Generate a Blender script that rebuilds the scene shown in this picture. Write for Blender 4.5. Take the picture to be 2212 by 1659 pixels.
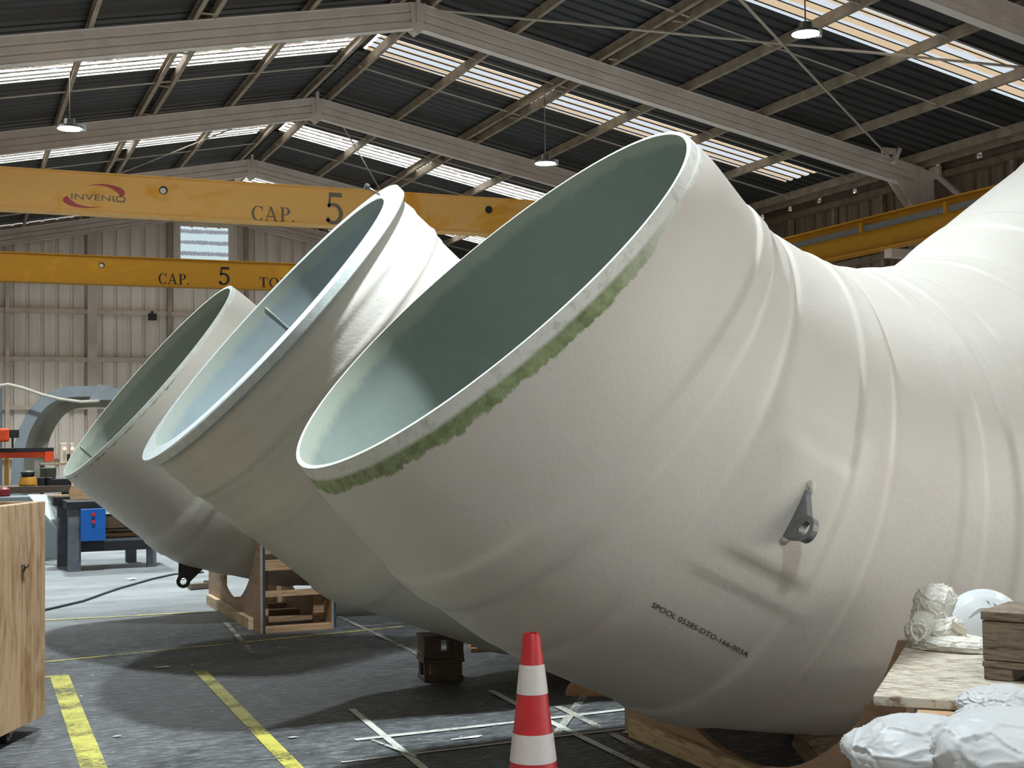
import bpy, bmesh, math, random
import numpy as np
from mathutils import Vector, Matrix, noise

random.seed(4); rng = np.random.default_rng(4)
S = bpy.context.scene
COL = S.collection
for o in list(bpy.data.objects): bpy.data.objects.remove(o)
PI = math.pi

# ------------------------------------------------------------ camera
W, H = 2212, 1659
CX, CY = 1106.0, 829.5
_vy, _vx = (-110.0, 965.0), (7800.0, 857.0)          # vanishing points of the hall's length and width
_a = np.array([_vy[0]-CX, _vy[1]-CY]); _b = np.array([_vx[0]-CX, _vx[1]-CY])
FPX = math.sqrt(-(_a @ _b))
_Y = np.array([_a[0], _a[1], FPX]); _Y /= np.linalg.norm(_Y)
_X = np.array([_b[0], _b[1], FPX]); _X /= np.linalg.norm(_X)
_Z = np.cross(_X, _Y)
if _Z[1] > 0: _Z = -_Z
RC = np.stack([_X, _Y, _Z], 1)                       # world -> image axes (right, down, forward)
EYE = np.array([0, 0, 1.6])
cd = bpy.data.cameras.new('camera'); cam = bpy.data.objects.new('camera', cd); COL.objects.link(cam)
cd.sensor_fit = 'HORIZONTAL'; cd.sensor_width = 36; cd.lens = FPX/W*36; cd.clip_start = .05; cd.clip_end = 300
_m = Matrix([[RC[0][i], -RC[1][i], -RC[2][i], EYE[i]] for i in range(3)] + [[0, 0, 0, 1]])
cam.matrix_world = _m
S.camera = cam

def at(u, v, axis, val):
    d = RC.T @ np.array([(u-CX)/FPX, (v-CY)/FPX, 1.0]); i = 'XYZ'.index(axis)
    return EYE + (val-EYE[i])/d[i]*d
def project(P):
    q = (np.asarray(P)-EYE) @ RC.T
    return np.stack([CX+FPX*q[..., 0]/q[..., 2], CY+FPX*q[..., 1]/q[..., 2]], -1)

# ------------------------------------------------------------ world, exposure
wd = bpy.data.worlds.new('sky'); S.world = wd; wd.use_nodes = True
bg = wd.node_tree.nodes['Background']; bg.inputs[0].default_value = (1, .965, .90, 1); bg.inputs[1].default_value = 2.9
vs = S.view_settings
vs.view_transform = 'Standard'; vs.look = 'None'; vs.gamma = 1; vs.exposure = 0.82
try: vs.use_curve_mapping = False
except Exception: pass
LAMP_W = 200.0
LAMP_COL = (.86, .95, 1.0)

# ------------------------------------------------------------ materials
def srgb(r, g, b):
    f = lambda c: (c/255/12.92) if c/255 <= .04045 else ((c/255+.055)/1.055)**2.4
    return (f(r), f(g), f(b), 1)
class NT:
    def __init__(s, name):
        s.m = bpy.data.materials.new(name); s.m.use_nodes = True; s.t = s.m.node_tree
        s.b = s.t.nodes['Principled BSDF']; s.out = s.t.nodes['Material Output']
    def n(s, typ, **k):
        nd = s.t.nodes.new(typ)
        for a, v in k.items(): setattr(nd, a, v)
        return nd
    def l(s, a, b): s.t.links.new(a, b)
    def coord(s, kind='Object', scale=(1, 1, 1), rot=(0, 0, 0)):
        tc = s.n('ShaderNodeTexCoord'); mp = s.n('ShaderNodeMapping')
        mp.inputs['Scale'].default_value = scale; mp.inputs['Rotation'].default_value = rot
        s.l(tc.outputs[kind], mp.inputs[0]); return mp.outputs[0]
    def noise(s, vec, scale, detail=6, rough=.55, dist=0):
        nd = s.n('ShaderNodeTexNoise'); nd.inputs['Scale'].default_value = scale
        nd.inputs['Detail'].default_value = detail; nd.inputs['Roughness'].default_value = rough
        nd.inputs['Distortion'].default_value = dist
        s.l(vec, nd.inputs['Vector']); return nd.outputs['Fac']
    def ramp(s, fac, stops, interp='LINEAR'):
        nd = s.n('ShaderNodeValToRGB'); nd.color_ramp.interpolation = interp
        e = nd.color_ramp.elements
        while len(e) < len(stops): e.new(.5)
        for i, (p, c) in enumerate(stops):
            e[i].position = p; e[i].color = c if len(c) == 4 else (*c, 1)
        s.l(fac, nd.inputs[0]); return nd.outputs[0]
    def mix(s, fac, a, b, blend='MIX'):
        nd = s.n('ShaderNodeMix', data_type='RGBA', blend_type=blend)
        for sock, v in ((nd.inputs[0], fac), (nd.inputs[6], a), (nd.inputs[7], b)):
            if hasattr(v, 'is_output') or isinstance(v, bpy.types.NodeSocket): s.l(v, sock)
            else: sock.default_value = v
        return nd.outputs[2]
    def math(s, op, a, b=0, c=None):
        nd = s.n('ShaderNodeMath', operation=op)
        for i, v in enumerate((a, b) if c is None else (a, b, c)):
            if isinstance(v, bpy.types.NodeSocket): s.l(v, nd.inputs[i])
            else: nd.inputs[i].default_value = v
        return nd.outputs[0]
    def bump(s, h, strength=.3, dist=.01, nrm=None):
        nd = s.n('ShaderNodeBump'); nd.inputs['Strength'].default_value = strength; nd.inputs['Distance'].default_value = dist
        s.l(h, nd.inputs['Height'])
        if nrm is not None: s.l(nrm, nd.inputs['Normal'])
        s.l(nd.outputs[0], s.b.inputs['Normal']); return nd.outputs[0]
    def set(s, col=None, rough=None, metal=None, spec=None):
        for nm, v in (('Base Color', col), ('Roughness', rough), ('Metallic', metal), ('Specular IOR Level', spec)):
            if v is None: continue
            if isinstance(v, bpy.types.NodeSocket): s.l(v, s.b.inputs[nm])
            else: s.b.inputs[nm].default_value = v
        return s.m
G1 = lambda v: (v, v, v, 1)

def mat_plain(name, c, rough=.6, metal=0, var=.12, scale=6, bump=0, spec=.5):
    t = NT(name); v = t.coord(); f = t.noise(v, scale)
    lo = tuple(x*(1-var) for x in c[:3])+(1,); hi = tuple(min(1, x*(1+var)) for x in c[:3])+(1,)
    t.set(t.ramp(f, [(.3, lo), (.7, hi)]), rough, metal, spec)
    if bump: t.bump(t.noise(v, scale*8), bump, .01)
    return t.m

def mat_wood(name, c, dark, scale=6, axis=(1, 12, 12), knots=True, rough=.7, wear=None, rot=(0, 0, 0)):
    t = NT(name); v = t.coord('Object', axis, rot)
    g = t.noise(v, scale, 8, .6, 1.2); g2 = t.noise(v, scale*5, 6, .6, .3)
    col = t.ramp(g, [(.30, dark), (.42, tuple((a+b)/2 for a, b in zip(c, dark))), (.55, c), (.75, tuple(min(1, x*1.12) for x in c))])
    col = t.mix(t.math('MULTIPLY', t.ramp(g2, [(.5, G1(0)), (.75, G1(1))]), .35), col, dark)
    if wear:
        w = t.noise(t.coord('Object', (3, 16, 3)), 5, 12, .8)
        col = t.mix(t.ramp(w, [(.43, G1(0)), (.52, G1(.9))]), col, wear)
        sp_ = t.noise(t.coord('Object', (4, 9, 4)), 14, 6, .8)
        col = t.mix(t.ramp(sp_, [(.60, G1(0)), (.66, G1(.7))]), col, srgb(90, 78, 66))
    t.set(col, rough); t.bump(g2, .35, .004); return t.m

# pipe outside: white gelcoat, rough laminate next to the cut end with a green resin band
PHG = 5.35
def mat_pipe(name, base, rimw=.055, greenw=.10, green=True, seed=0):
    t = NT(name)
    uv = t.n('ShaderNodeUVMap'); uv.uv_map = 'axis'
    sep = t.n('ShaderNodeSeparateXYZ'); t.l(uv.outputs[0], sep.inputs[0])
    s_, c_ = sep.outputs[0], sep.outputs[1]
    ob = t.coord('Object')
    big = t.noise(ob, 1.1, 4, .5); mid = t.noise(ob, 5, 6, .6); fine = t.noise(ob, 55, 5, .65)
    col = t.mix(t.ramp(big, [(.35, G1(0)), (.7, G1(1))]), base, tuple(x*.93 for x in base[:3])+(1,))
    col = t.mix(t.math('MULTIPLY', t.ramp(mid, [(.45, G1(0)), (.75, G1(1))]), .35), col, tuple(a*b for a, b in zip(base[:3], (.93, .88, .82)))+(1,))
    spk = t.ramp(t.noise(ob, 38, 3, .5), [(.74, G1(0)), (.78, G1(1))])
    col = t.mix(t.math('MULTIPLY', spk, .25), col, srgb(120, 112, 105))
    # ragged borders
    rag = t.noise(ob, 30, 8, .8)
    rag2 = t.noise(ob, 6, 4, .6)
    sj = t.math('ADD', s_, t.math('MULTIPLY', t.math('SUBTRACT', rag, .5), .05))
    sj2 = t.math('ADD', sj, t.math('MULTIPLY', t.math('SUBTRACT', rag2, .5), .07))
    rimcol = t.ramp(t.noise(ob, 22, 8, .7), [(.3, srgb(196, 197, 186)), (.5, srgb(232, 234, 226))])
    if green:
        gw = greenw
        # the resin band is widest round the lower lip and thins out at the top of the cut end
        lowm = t.ramp(t.math('MULTIPLY_ADD', t.math('COSINE', t.math('ADD', t.math('DIVIDE', c_, 1.1), -PHG)), .5, .5), [(.62, G1(0)), (.82, G1(1))])
        gcol = t.ramp(t.noise(ob, 16, 6, .7), [(.3, srgb(96, 112, 70)), (.6, srgb(158, 172, 128))])
        gcol = t.mix(lowm, rimcol, gcol)
        sg_ = t.math('SUBTRACT', sj2, t.math('MULTIPLY', lowm, .035))
        in_g = t.ramp(t.math('DIVIDE', sg_, .3), [((gw-.035)/.3-.01, G1(1)), ((gw-.035)/.3+.012, G1(0))])
        col = t.mix(in_g, col, gcol)
    in_r = t.ramp(t.math('DIVIDE', s_, .3), [(rimw/.3-.02, G1(1)), (rimw/.3+.03, G1(0))])
    col = t.mix(in_r, col, rimcol)
    rg = t.ramp(mid, [(.3, G1(.38)), (.7, G1(.52))])
    t.set(col, rg, 0, .4)
    h = t.math('ADD', t.math('MULTIPLY', fine, .5), t.math('MULTIPLY', t.noise(t.coord('Object', (1, 1, 1)), 9, 4, .5), .8))
    hr = t.math('MULTIPLY', t.math('MULTIPLY', in_r, t.noise(ob, 40, 8, .8)), 2.0)
    t.bump(t.math('ADD', h, hr), .28, .012)
    return t.m

M = {}
M['pipe_near'] = mat_pipe('white_laminate_near', srgb(218, 214, 205), .05, .105)
M['pipe_mid'] = mat_pipe('white_laminate_mid', srgb(214, 211, 203), .0, .0, False)
M['pipe_far'] = mat_pipe('white_laminate_far', srgb(220, 216, 204), .03, .04)
def mat_liner(name, c, seed=0):
    t = NT(name); v = t.coord()
    n1 = t.noise(v, 2.2, 5, .6); n2 = t.noise(v, 14, 8, .7, .6)
    col = t.ramp(n1, [(.3, tuple(x*.86 for x in c[:3])+(1,)), (.7, c)])
    col = t.mix(t.math('MULTIPLY', t.ramp(n2, [(.55, G1(0)), (.72, G1(1))]), .3), col, tuple(min(1, x*1.35) for x in c[:3])+(1,))
    uv = t.n('ShaderNodeUVMap'); uv.uv_map = 'axis'; sep = t.n('ShaderNodeSeparateXYZ'); t.l(uv.outputs[0], sep.inputs[0])
    sj = t.math('ADD', sep.outputs[0], t.math('MULTIPLY', t.math('SUBTRACT', t.noise(v, 9, 8, .7), .5), .10))
    col = t.mix(t.math('MULTIPLY', t.ramp(t.math('DIVIDE', sj, .3), [(.20, G1(1)), (.34, G1(0))]), .75), col, srgb(176, 182, 166))
    t.set(col, t.ramp(n2, [(.3, G1(.3)), (.7, G1(.48))]), 0, .45); t.bump(n2, .12, .006); return t.m
M['liner_near'] = mat_liner('liner_near', srgb(142, 154, 147))
M['liner_mid'] = mat_liner('liner_mid', srgb(158, 172, 174))
M['liner_far'] = mat_liner('liner_far', srgb(148, 156, 144))
M['cut_edge'] = mat_plain('cut_edge', srgb(205, 210, 200), .6, 0, .2, 30, .3)
M['flange'] = mat_plain('flange', srgb(205, 214, 214), .5, 0, .12, 18, .2)
M['black_ink'] = mat_plain('black_ink', srgb(28, 26, 26), .6)
M['galv'] = mat_plain('galvanised', srgb(130, 134, 134), .45, .6, .2, 20)
M['lug_dark'] = mat_plain('lug_dark', srgb(70, 70, 68), .5, .4, .2, 20)
M['filler'] = mat_plain('filler', srgb(216, 214, 200), .6, 0, .1, 30, .4)
M['steel'] = mat_plain('beige_steel', srgb(226, 213, 201), .55, 0, .12, 2.5)
M['purlin'] = mat_plain('purlin_steel', srgb(158, 142, 122), .55, 0, .3, 3)
M['rod'] = mat_plain('rod_steel', srgb(190, 178, 162), .5, 0, .1, 3)
M['column'] = mat_plain('column_paint', srgb(200, 184, 168), .6, 0, .12, 3)
M['charcoal'] = mat_plain('charcoal_sheet', srgb(46, 46, 45), .5, 0, .22, 2)
M['black'] = mat_plain('black', srgb(22, 22, 24), .5)
M['cream'] = mat_plain('cream', srgb(214, 206, 186), .5)
M['white_plastic'] = mat_plain('white_plastic', srgb(202, 206, 207), .22, 0, .03, 4)
M['dark_steel'] = mat_plain('dark_steel', srgb(94, 98, 104), .5, .2, .3, 8)
M['navy_steel'] = mat_plain('black_steel', srgb(30, 32, 36), .5, .2, .3, 8)
M['blue'] = mat_plain('blue_paint', srgb(8, 84, 160), .4, 0, .1, 8)
M['blue_edge'] = mat_plain('blue_ply_edge', srgb(28, 62, 86), .6, 0, .15, 8)
M['orange'] = mat_plain('orange_paint', srgb(200, 66, 20), .45, 0, .15, 8)
M['ochre'] = mat_plain('ochre', srgb(196, 142, 44), .45, 0, .15, 14)
M['olive'] = mat_plain('olive', srgb(70, 78, 66), .5, 0, .2, 14)
M['grey_frp'] = mat_plain('grey_laminate', srgb(120, 128, 132), .5, 0, .12, 3)
M['grey_frp_in'] = mat_plain('grey_laminate_inner', srgb(128, 126, 112), .55, 0, .2, 3)
M['red'] = mat_plain('red_button', srgb(190, 30, 40), .4)
M['dark_red'] = mat_plain('dark_red', srgb(120, 26, 34), .5)
M['rubber'] = mat_plain('rubber', srgb(24, 24, 26), .7)
M['cable'] = mat_plain('cable', srgb(60, 62, 66), .6)
M['rope'] = mat_plain('pale_hose', srgb(182, 176, 160), .6)
M['paper'] = mat_plain('paper', srgb(224, 226, 224), .6)
M['zinc'] = mat_plain('zinc', srgb(140, 140, 138), .35, .8, .2, 20)
M['pine'] = mat_wood('pine', srgb(186, 152, 116), srgb(128, 96, 64), 5)
M['pine_y'] = mat_wood('pine_y', srgb(206, 186, 152), srgb(150, 122, 88), 5, (12, 1, 12))
M['crate'] = mat_wood('crate_wood', srgb(194, 164, 130), srgb(146, 108, 72), 2.4, (6, 6, .9), rough=.65)
M['crate_in'] = mat_wood('crate_rim', srgb(226, 206, 176), srgb(190, 160, 120), 3.2, (9, 9, 1))
M['ply'] = mat_wood('plywood', srgb(172, 146, 120), srgb(146, 118, 94), 1.6, (2, 1, 5), rough=.75)
M['dark_wood'] = mat_wood('dark_wood', srgb(98, 84, 68), srgb(52, 42, 34), 6, (1.5, 1.5, 14))
M['grey_wood'] = mat_wood('grey_wood', srgb(128, 114, 96), srgb(66, 56, 46), 5, (2, 2, 18))
M['board'] = mat_wood('spattered_board', srgb(140, 118, 94), srgb(74, 60, 48), 4, (1.6, 14, 14), wear=srgb(196, 190, 174))
M['paint_red'] = None
def mat_bag(name, c, transl=.35):
    t = NT(name); v = t.coord(); n = t.noise(v, 9, 6, .6, .8)
    t.set(c, .45, 0, .4); t.bump(n, .18, .01)
    tr = t.n('ShaderNodeBsdfTranslucent'); tr.inputs[0].default_value = c
    mx = t.n('ShaderNodeMixShader'); mx.inputs[0].default_value = transl
    t.l(t.b.outputs[0], mx.inputs[1]); t.l(tr.outputs[0], mx.inputs[2]); t.l(mx.outputs[0], t.out.inputs[0]); return t.m
M['bag'] = mat_bag('white_plastic_film', srgb(216, 218, 218))
M['cloth'] = mat_bag('white_cloth', srgb(222, 219, 208), .12)

def mat_floor():
    t = NT('concrete'); v = t.coord('Object', (.5, 1, 1)); v1 = t.coord()
    big = t.noise(v1, .35, 5, .6, .5); mid = t.noise(v, 3, 8, .7, .6); fine = t.noise(t.coord('Object', (1, 3.5, 1)), 9, 10, .78, .3)
    col = t.ramp(mid, [(.3, srgb(52, 53, 54)), (.5, srgb(72, 74, 75)), (.7, srgb(96, 99, 101))])
    col = t.mix(t.ramp(fine, [(.49, G1(0)), (.62, G1(.9))]), col, srgb(128, 133, 134))
    scr = t.noise(t.coord('Object', (1.2, 9, 1)), 3, 12, .85, .5)
    col = t.mix(t.ramp(scr, [(.56, G1(0)), (.62, G1(.6))]), col, srgb(150, 152, 150))
    col = t.mix(t.math('MULTIPLY', t.ramp(t.noise(v1, 5, 8, .75), [(.5, G1(0)), (.68, G1(1))]), .6), col, srgb(42, 40, 39))
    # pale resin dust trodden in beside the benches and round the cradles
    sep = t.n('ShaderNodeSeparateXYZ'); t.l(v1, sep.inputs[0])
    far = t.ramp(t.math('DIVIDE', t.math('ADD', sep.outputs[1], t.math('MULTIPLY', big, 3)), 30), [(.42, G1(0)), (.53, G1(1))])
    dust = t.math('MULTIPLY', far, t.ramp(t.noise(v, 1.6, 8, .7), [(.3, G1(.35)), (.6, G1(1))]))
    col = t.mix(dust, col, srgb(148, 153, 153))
    spots = t.ramp(t.noise(v1, 17, 2, .4), [(.755, G1(0)), (.77, G1(1))])
    col = t.mix(spots, col, srgb(214, 212, 206))
    t.set(col, t.ramp(mid, [(.3, G1(.45)), (.7, G1(.7))]), 0, .35); t.bump(fine, .2, .004); return t.m
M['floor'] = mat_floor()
def mat_paint(name, c, wear=.5):
    t = NT(name); v = t.coord()
    col = t.ramp(t.noise(v, 5, 6, .6), [(.3, tuple(x*.72 for x in c[:3])+(1,)), (.65, c)])
    t.set(col, .6)
    w = t.ramp(t.math('MULTIPLY_ADD', t.noise(t.coord('Object', (1, 3, 1)), 28, 8, .8), .7, t.math('MULTIPLY', t.noise(v, 2.5, 3), .45)), [(wear-.03, G1(0)), (wear+.03, G1(1))])
    tr = t.n('ShaderNodeBsdfTransparent'); mx = t.n('ShaderNodeMixShader')
    t.l(w, mx.inputs[0]); t.l(tr.outputs[0], mx.inputs[1]); t.l(t.b.outputs[0], mx.inputs[2]); t.l(mx.outputs[0], t.out.inputs[0]); return t.m
M['yellow_paint'] = mat_paint('yellow_floor_paint', srgb(198, 192, 88), .54)
M['yellow_faint'] = mat_paint('faded_yellow_floor_paint', srgb(196, 186, 110), .55)
M['white_tape'] = mat_paint('white_floor_tape', srgb(206, 210, 200), .51)
M['white_faint'] = mat_paint('faded_white_floor_tape', srgb(182, 180, 168), .57)

def mat_crane(name, a, b, dark):
    t = NT(name); v = t.coord('Object', (1, 1, 1.2)); n = t.noise(v, .9, 4, .6, .8)
    col = t.ramp(n, [(.35, a), (.55, a), (.66, b)])
    sc = t.ramp(t.noise(t.coord('Object', (6, 6, .6)), 3, 8, .7), [(.72, G1(0)), (.78, G1(1))])
    t.set(t.mix(t.math('MULTIPLY', sc, .5), col, dark), .5); return t.m
M['crane_near'] = mat_crane('faded_crane_yellow', srgb(236, 182, 98), srgb(228, 160, 40), srgb(90, 66, 30))
M['crane_far'] = mat_crane('crane_yellow', srgb(196, 138, 18), srgb(208, 150, 24), srgb(90, 66, 30))
M['crane_red'] = mat_plain('logo_red', srgb(176, 74, 74), .6)
M['crane_grey'] = mat_plain('logo_grey', srgb(112, 106, 92), .6)

def mat_sheetwall(name, c, c2):
    t = NT(name); v = t.coord(); n = t.noise(t.coord('Object', (3, 3, .25)), 2.2, 6, .6)
    t.set(t.ramp(n, [(.3, c2), (.65, c)]), .55); return t.m
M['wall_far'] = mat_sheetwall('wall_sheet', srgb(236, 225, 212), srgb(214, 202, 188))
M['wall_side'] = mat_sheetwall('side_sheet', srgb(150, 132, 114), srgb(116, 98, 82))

def mat_skylight(name, tint, stain, stripes=.28, amt=.5, axis=1):
    t = NT(name); v = t.coord()
    sep = t.n('ShaderNodeSeparateXYZ'); t.l(v, sep.inputs[0])
    w = t.math('MULTIPLY_ADD', t.math('SINE', t.math('MULTIPLY', sep.outputs[axis], 2*PI/stripes)), .5, .5)
    w = t.math('ADD', w, t.math('MULTIPLY', t.math('SUBTRACT', t.noise(t.coord('Object', (1, 6, 1)), 5, 6, .7), .5), 1.1))
    col = t.mix(t.ramp(w, [(amt-.12, G1(0)), (amt+.15, G1(1))]), tint, stain)
    tr = t.n('ShaderNodeBsdfTransparent'); t.l(col, tr.inputs[0])
    gl = t.n('ShaderNodeBsdfDiffuse'); gl.inputs[0].default_value = srgb(150, 140, 120)
    mx = t.n('ShaderNodeMixShader'); mx.inputs[0].default_value = .12
    t.l(tr.outputs[0], mx.inputs[1]); t.l(gl.outputs[0], mx.inputs[2]); t.l(mx.outputs[0], t.out.inputs[0]); return t.m
M['sky_tan'] = mat_skylight('stained_rooflight', (.150, .172, .205, 1), (.156, .124, .088, 1), .34, .50)
M['sky_clear'] = mat_skylight('rooflight', (.80, .88, .95, 1), (.12, .10, .085, 1), .25, .74)
M['sky_dull'] = mat_skylight('dimmed_rooflight', (.42, .47, .52, 1), (.10, .085, .07, 1), .25, .74)  # unseen near rooflights, tint dimmed to balance the top light on the pipes
M['wall_pane'] = mat_skylight('gable_rooflight', (.13, .17, .19, 1), (.06, .065, .08, 1), .31, .70, 2)

def emis(name, c, s):
    t = NT(name); e = t.n('ShaderNodeEmission'); e.inputs[0].default_value = (*c, 1); e.inputs[1].default_value = s
    t.l(e.outputs[0], t.out.inputs[0]); return t.m
M['lens'] = emis('lamp_lens', LAMP_COL, 12)
M['pink_led'] = emis('indicator_light', (1, .45, .38), 1.3)

# ------------------------------------------------------------ mesh helpers
class MB:
    def __init__(s): s.v = []; s.f = []
    def add(s, vs, fs):
        o = len(s.v); s.v += [tuple(map(float, p)) for p in vs]; s.f += [tuple(i+o for i in f) for f in fs]; return s
    def box(s, c, d, rz=0, M3=None):
        x, y, z = d[0]/2, d[1]/2, d[2]/2
        P = np.array([(a*x, b*y, e*z) for a in (-1, 1) for b in (-1, 1) for e in (-1, 1)])
        if M3 is not None: P = P @ np.asarray(M3).T
        cr, sr = math.cos(rz), math.sin(rz)
        P = P @ np.array([[cr, sr, 0], [-sr, cr, 0], [0, 0, 1]])
        P = P + np.array(c)
        return s.add(P, [(0, 1, 3, 2), (4, 6, 7, 5), (0, 4, 5, 1), (2, 3, 7, 6), (0, 2, 6, 4), (1, 5, 7, 3)])
    def b2(s, lo, hi):
        return s.box([(a+b)/2 for a, b in zip(lo, hi)], [b-a for a, b in zip(lo, hi)])
    def prism(s, poly, a, b, cap=True):
        """poly: list of 3D points in a plane through a; swept by vector b-a"""
        d = np.array(b)-np.array(a); n = len(poly); P = [np.array(p, float) for p in poly]
        vs = P+[p+d for p in P]
        fs = [(i, (i+1) % n, n+(i+1) % n, n+i) for i in range(n)]
        if cap: fs += [tuple(range(n))[::-1], tuple(range(n, 2*n))]
        return s.add(vs, fs)
    def tube(s, pts, r, k=10, cap=True):
        pts = [np.array(p, float) for p in pts]; rs = r if hasattr(r, '__len__') else [r]*len(pts)
        rings = []; prev = None
        for i, p in enumerate(pts):
            d = pts[min(i+1, len(pts)-1)]-pts[max(i-1, 0)]; d = d/np.linalg.norm(d)
            if prev is None:
                u = np.cross(d, (0, 0, 1)) if abs(d[2]) < .9 else np.cross(d, (1, 0, 0))
            else: u = prev-d*(prev@d)
            u = u/np.linalg.norm(u); prev = u; w = np.cross(d, u)
            rings.append([p+rs[i]*(math.cos(a)*u+math.sin(a)*w) for a in np.linspace(0, 2*PI, k, endpoint=False)])
        vs = [q for r_ in rings for q in r_]; fs = []
        for i in range(len(pts)-1):
            for j in range(k): fs.append((i*k+j, i*k+(j+1) % k, (i+1)*k+(j+1) % k, (i+1)*k+j))
        if cap: fs += [tuple(range(k))[::-1], tuple(range((len(pts)-1)*k, len(pts)*k))]
        return s.add(vs, fs)
    def lathe(s, prof, c=(0, 0, 0), k=32, sx=1, sy=1, cap=True):
        vs = []; fs = []; n = len(prof)
        for r, z in prof:
            for a in np.linspace(0, 2*PI, k, endpoint=False): vs.append((c[0]+sx*r*math.cos(a), c[1]+sy*r*math.sin(a), c[2]+z))
        for i in range(n-1):
            for j in range(k): fs.append((i*k+j, i*k+(j+1) % k, (i+1)*k+(j+1) % k, (i+1)*k+j))
        if cap: fs += [tuple(range(k))[::-1], tuple(range((n-1)*k, n*k))]
        return s.add(vs, fs)
    def build(s, name, mat, parent=None, smooth=False, bevel=0, loc=None, angle=None):
        me = bpy.data.meshes.new(name); me.from_pydata(s.v, [], s.f); me.validate()
        bm = bmesh.new(); bm.from_mesh(me); bmesh.ops.recalc_face_normals(bm, faces=bm.faces)
        bm.to_mesh(me); bm.free()
        o = bpy.data.objects.new(name, me); COL.objects.link(o)
        if mat is not None: me.materials.append(M[mat] if isinstance(mat, str) else mat)
        if smooth:
            for p in me.polygons: p.use_smooth = True
            if angle is not None:
                try: me.set_sharp_from_angle(angle=math.radians(angle))
                except Exception: pass
        if bevel:
            b = o.modifiers.new('bevel', 'BEVEL'); b.width = bevel; b.segments = 2; b.limit_method = 'ANGLE'
        if parent is not None: put(o, parent)
        elif loc is not None:
            me.transform(Matrix.Translation(-Vector(loc))); o.location = loc
        return o
def put(o, parent):
    # mesh data was written in world coordinates: shift it into the parent's frame
    o.parent = parent
    mw = Matrix.Translation(parent_world(parent))
    o.data.transform(mw.inverted())
def parent_world(p):
    v = Vector((0, 0, 0))
    while p is not None: v += p.location; p = p.parent
    return v
def tag(o, label=None, cat=None, group=None, kind=None):
    if label: o['label'] = label
    if cat: o['category'] = cat
    if group: o['group'] = group
    if kind: o['kind'] = kind
    return o
def thing(name, loc, label, cat, group=None):
    o = bpy.data.objects.new(name, None); COL.objects.link(o); o.location = loc; o.empty_display_size = .1
    return tag(o, label, cat, group)
def grid_faces(n, m, closed=True):
    i = np.arange(n-1)[:, None]; j = np.arange(m if closed else m-1)[None, :]; j2 = (j+1) % m
    return np.stack([i*m+j, i*m+j2, (i+1)*m+j2, (i+1)*m+j], -1).reshape(-1, 4)

# ------------------------------------------------------------ the hall
RX, RZ, SL = 6.56, 8.30, .197            # ridge X, rafter top at ridge, slope
XL, XR = -3.3, 16.4
FY = [-5.05, .95, 6.95, 12.95, 18.95, 24.95, 30.95, 36.95]
SKY = [(-1.9), 3.6, 8.9, 15.05, 21.6, 28.1, 33.6]
Y0, Y1 = -8.0, 37.3
def rz(x, dz=0): return RZ+dz-SL*abs(x-RX)

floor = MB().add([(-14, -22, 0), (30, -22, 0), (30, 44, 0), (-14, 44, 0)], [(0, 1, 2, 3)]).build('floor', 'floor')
tag(floor, kind='structure')

def corr_profile(y0, y1, pitch=.27, rib=.045, h=.035):
    out = []; y = y0
    while y < y1-1e-4:
        e = min(y+pitch, y1)
        if e-y > rib*2.5:
            out += [(y, 0), (e-rib*2, 0), (e-rib*1.5, h), (e-rib*.5, h)]
        else: out += [(y, 0)]
        y = e
    out.append((y1, 0)); return out
SKW = .52
def roof_sheets():
    cuts = []; y = Y0
    for c in SKY: cuts.append((y, c-SKW)); y = c+SKW
    cuts.append((y, Y1+.3))
    mb = MB()
    for (a, b) in cuts:
        pr = corr_profile(a, b)
        for sgn in (-1, 1):
            xe = XR+.35 if sgn > 0 else XL-.35
            vs = []
            for (y, h) in pr: vs += [(RX+sgn*.02, y, rz(RX, .16)+h), (xe, y, rz(xe, .16)+h)]
            mb.add(vs, [(2*i, 2*i+1, 2*i+3, 2*i+2) for i in range(len(pr)-1)])
    tag(mb.build('ceiling', 'charcoal'), kind='structure')
    k = 1
    for c in SKY:
        pr = corr_profile(c-SKW, c+SKW)
        for sgn in (-1, 1):
            mb = MB(); xs = RX+sgn*.12; xe = 15.5 if sgn > 0 else -2.4
            vs = []
            for (y, h) in pr: vs += [(xs, y, rz(xs, .16)+h), (xe, y, rz(xe, .16)+h)]
            mb.add(vs, [(2*i, 2*i+1, 2*i+3, 2*i+2) for i in range(len(pr)-1)])
            o = mb.build('window_%d' % k, 'sky_tan' if (sgn > 0 and 12 < c < 25) else ('sky_dull' if c < 12 else 'sky_clear')); tag(o, kind='structure'); k += 1
            x2 = XR+.35 if sgn > 0 else XL-.35      # opaque sheet below the rooflight
            mb = MB(); vs = []
            for (y, h) in pr: vs += [(xe, y, rz(xe, .16)+h), (x2, y, rz(x2, .16)+h)]
            mb.add(vs, [(2*i, 2*i+1, 2*i+3, 2*i+2) for i in range(len(pr)-1)])
            tag(mb.build('trim_%d' % (k+40), 'charcoal'), kind='structure')
    return k
NW = roof_sheets()
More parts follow.
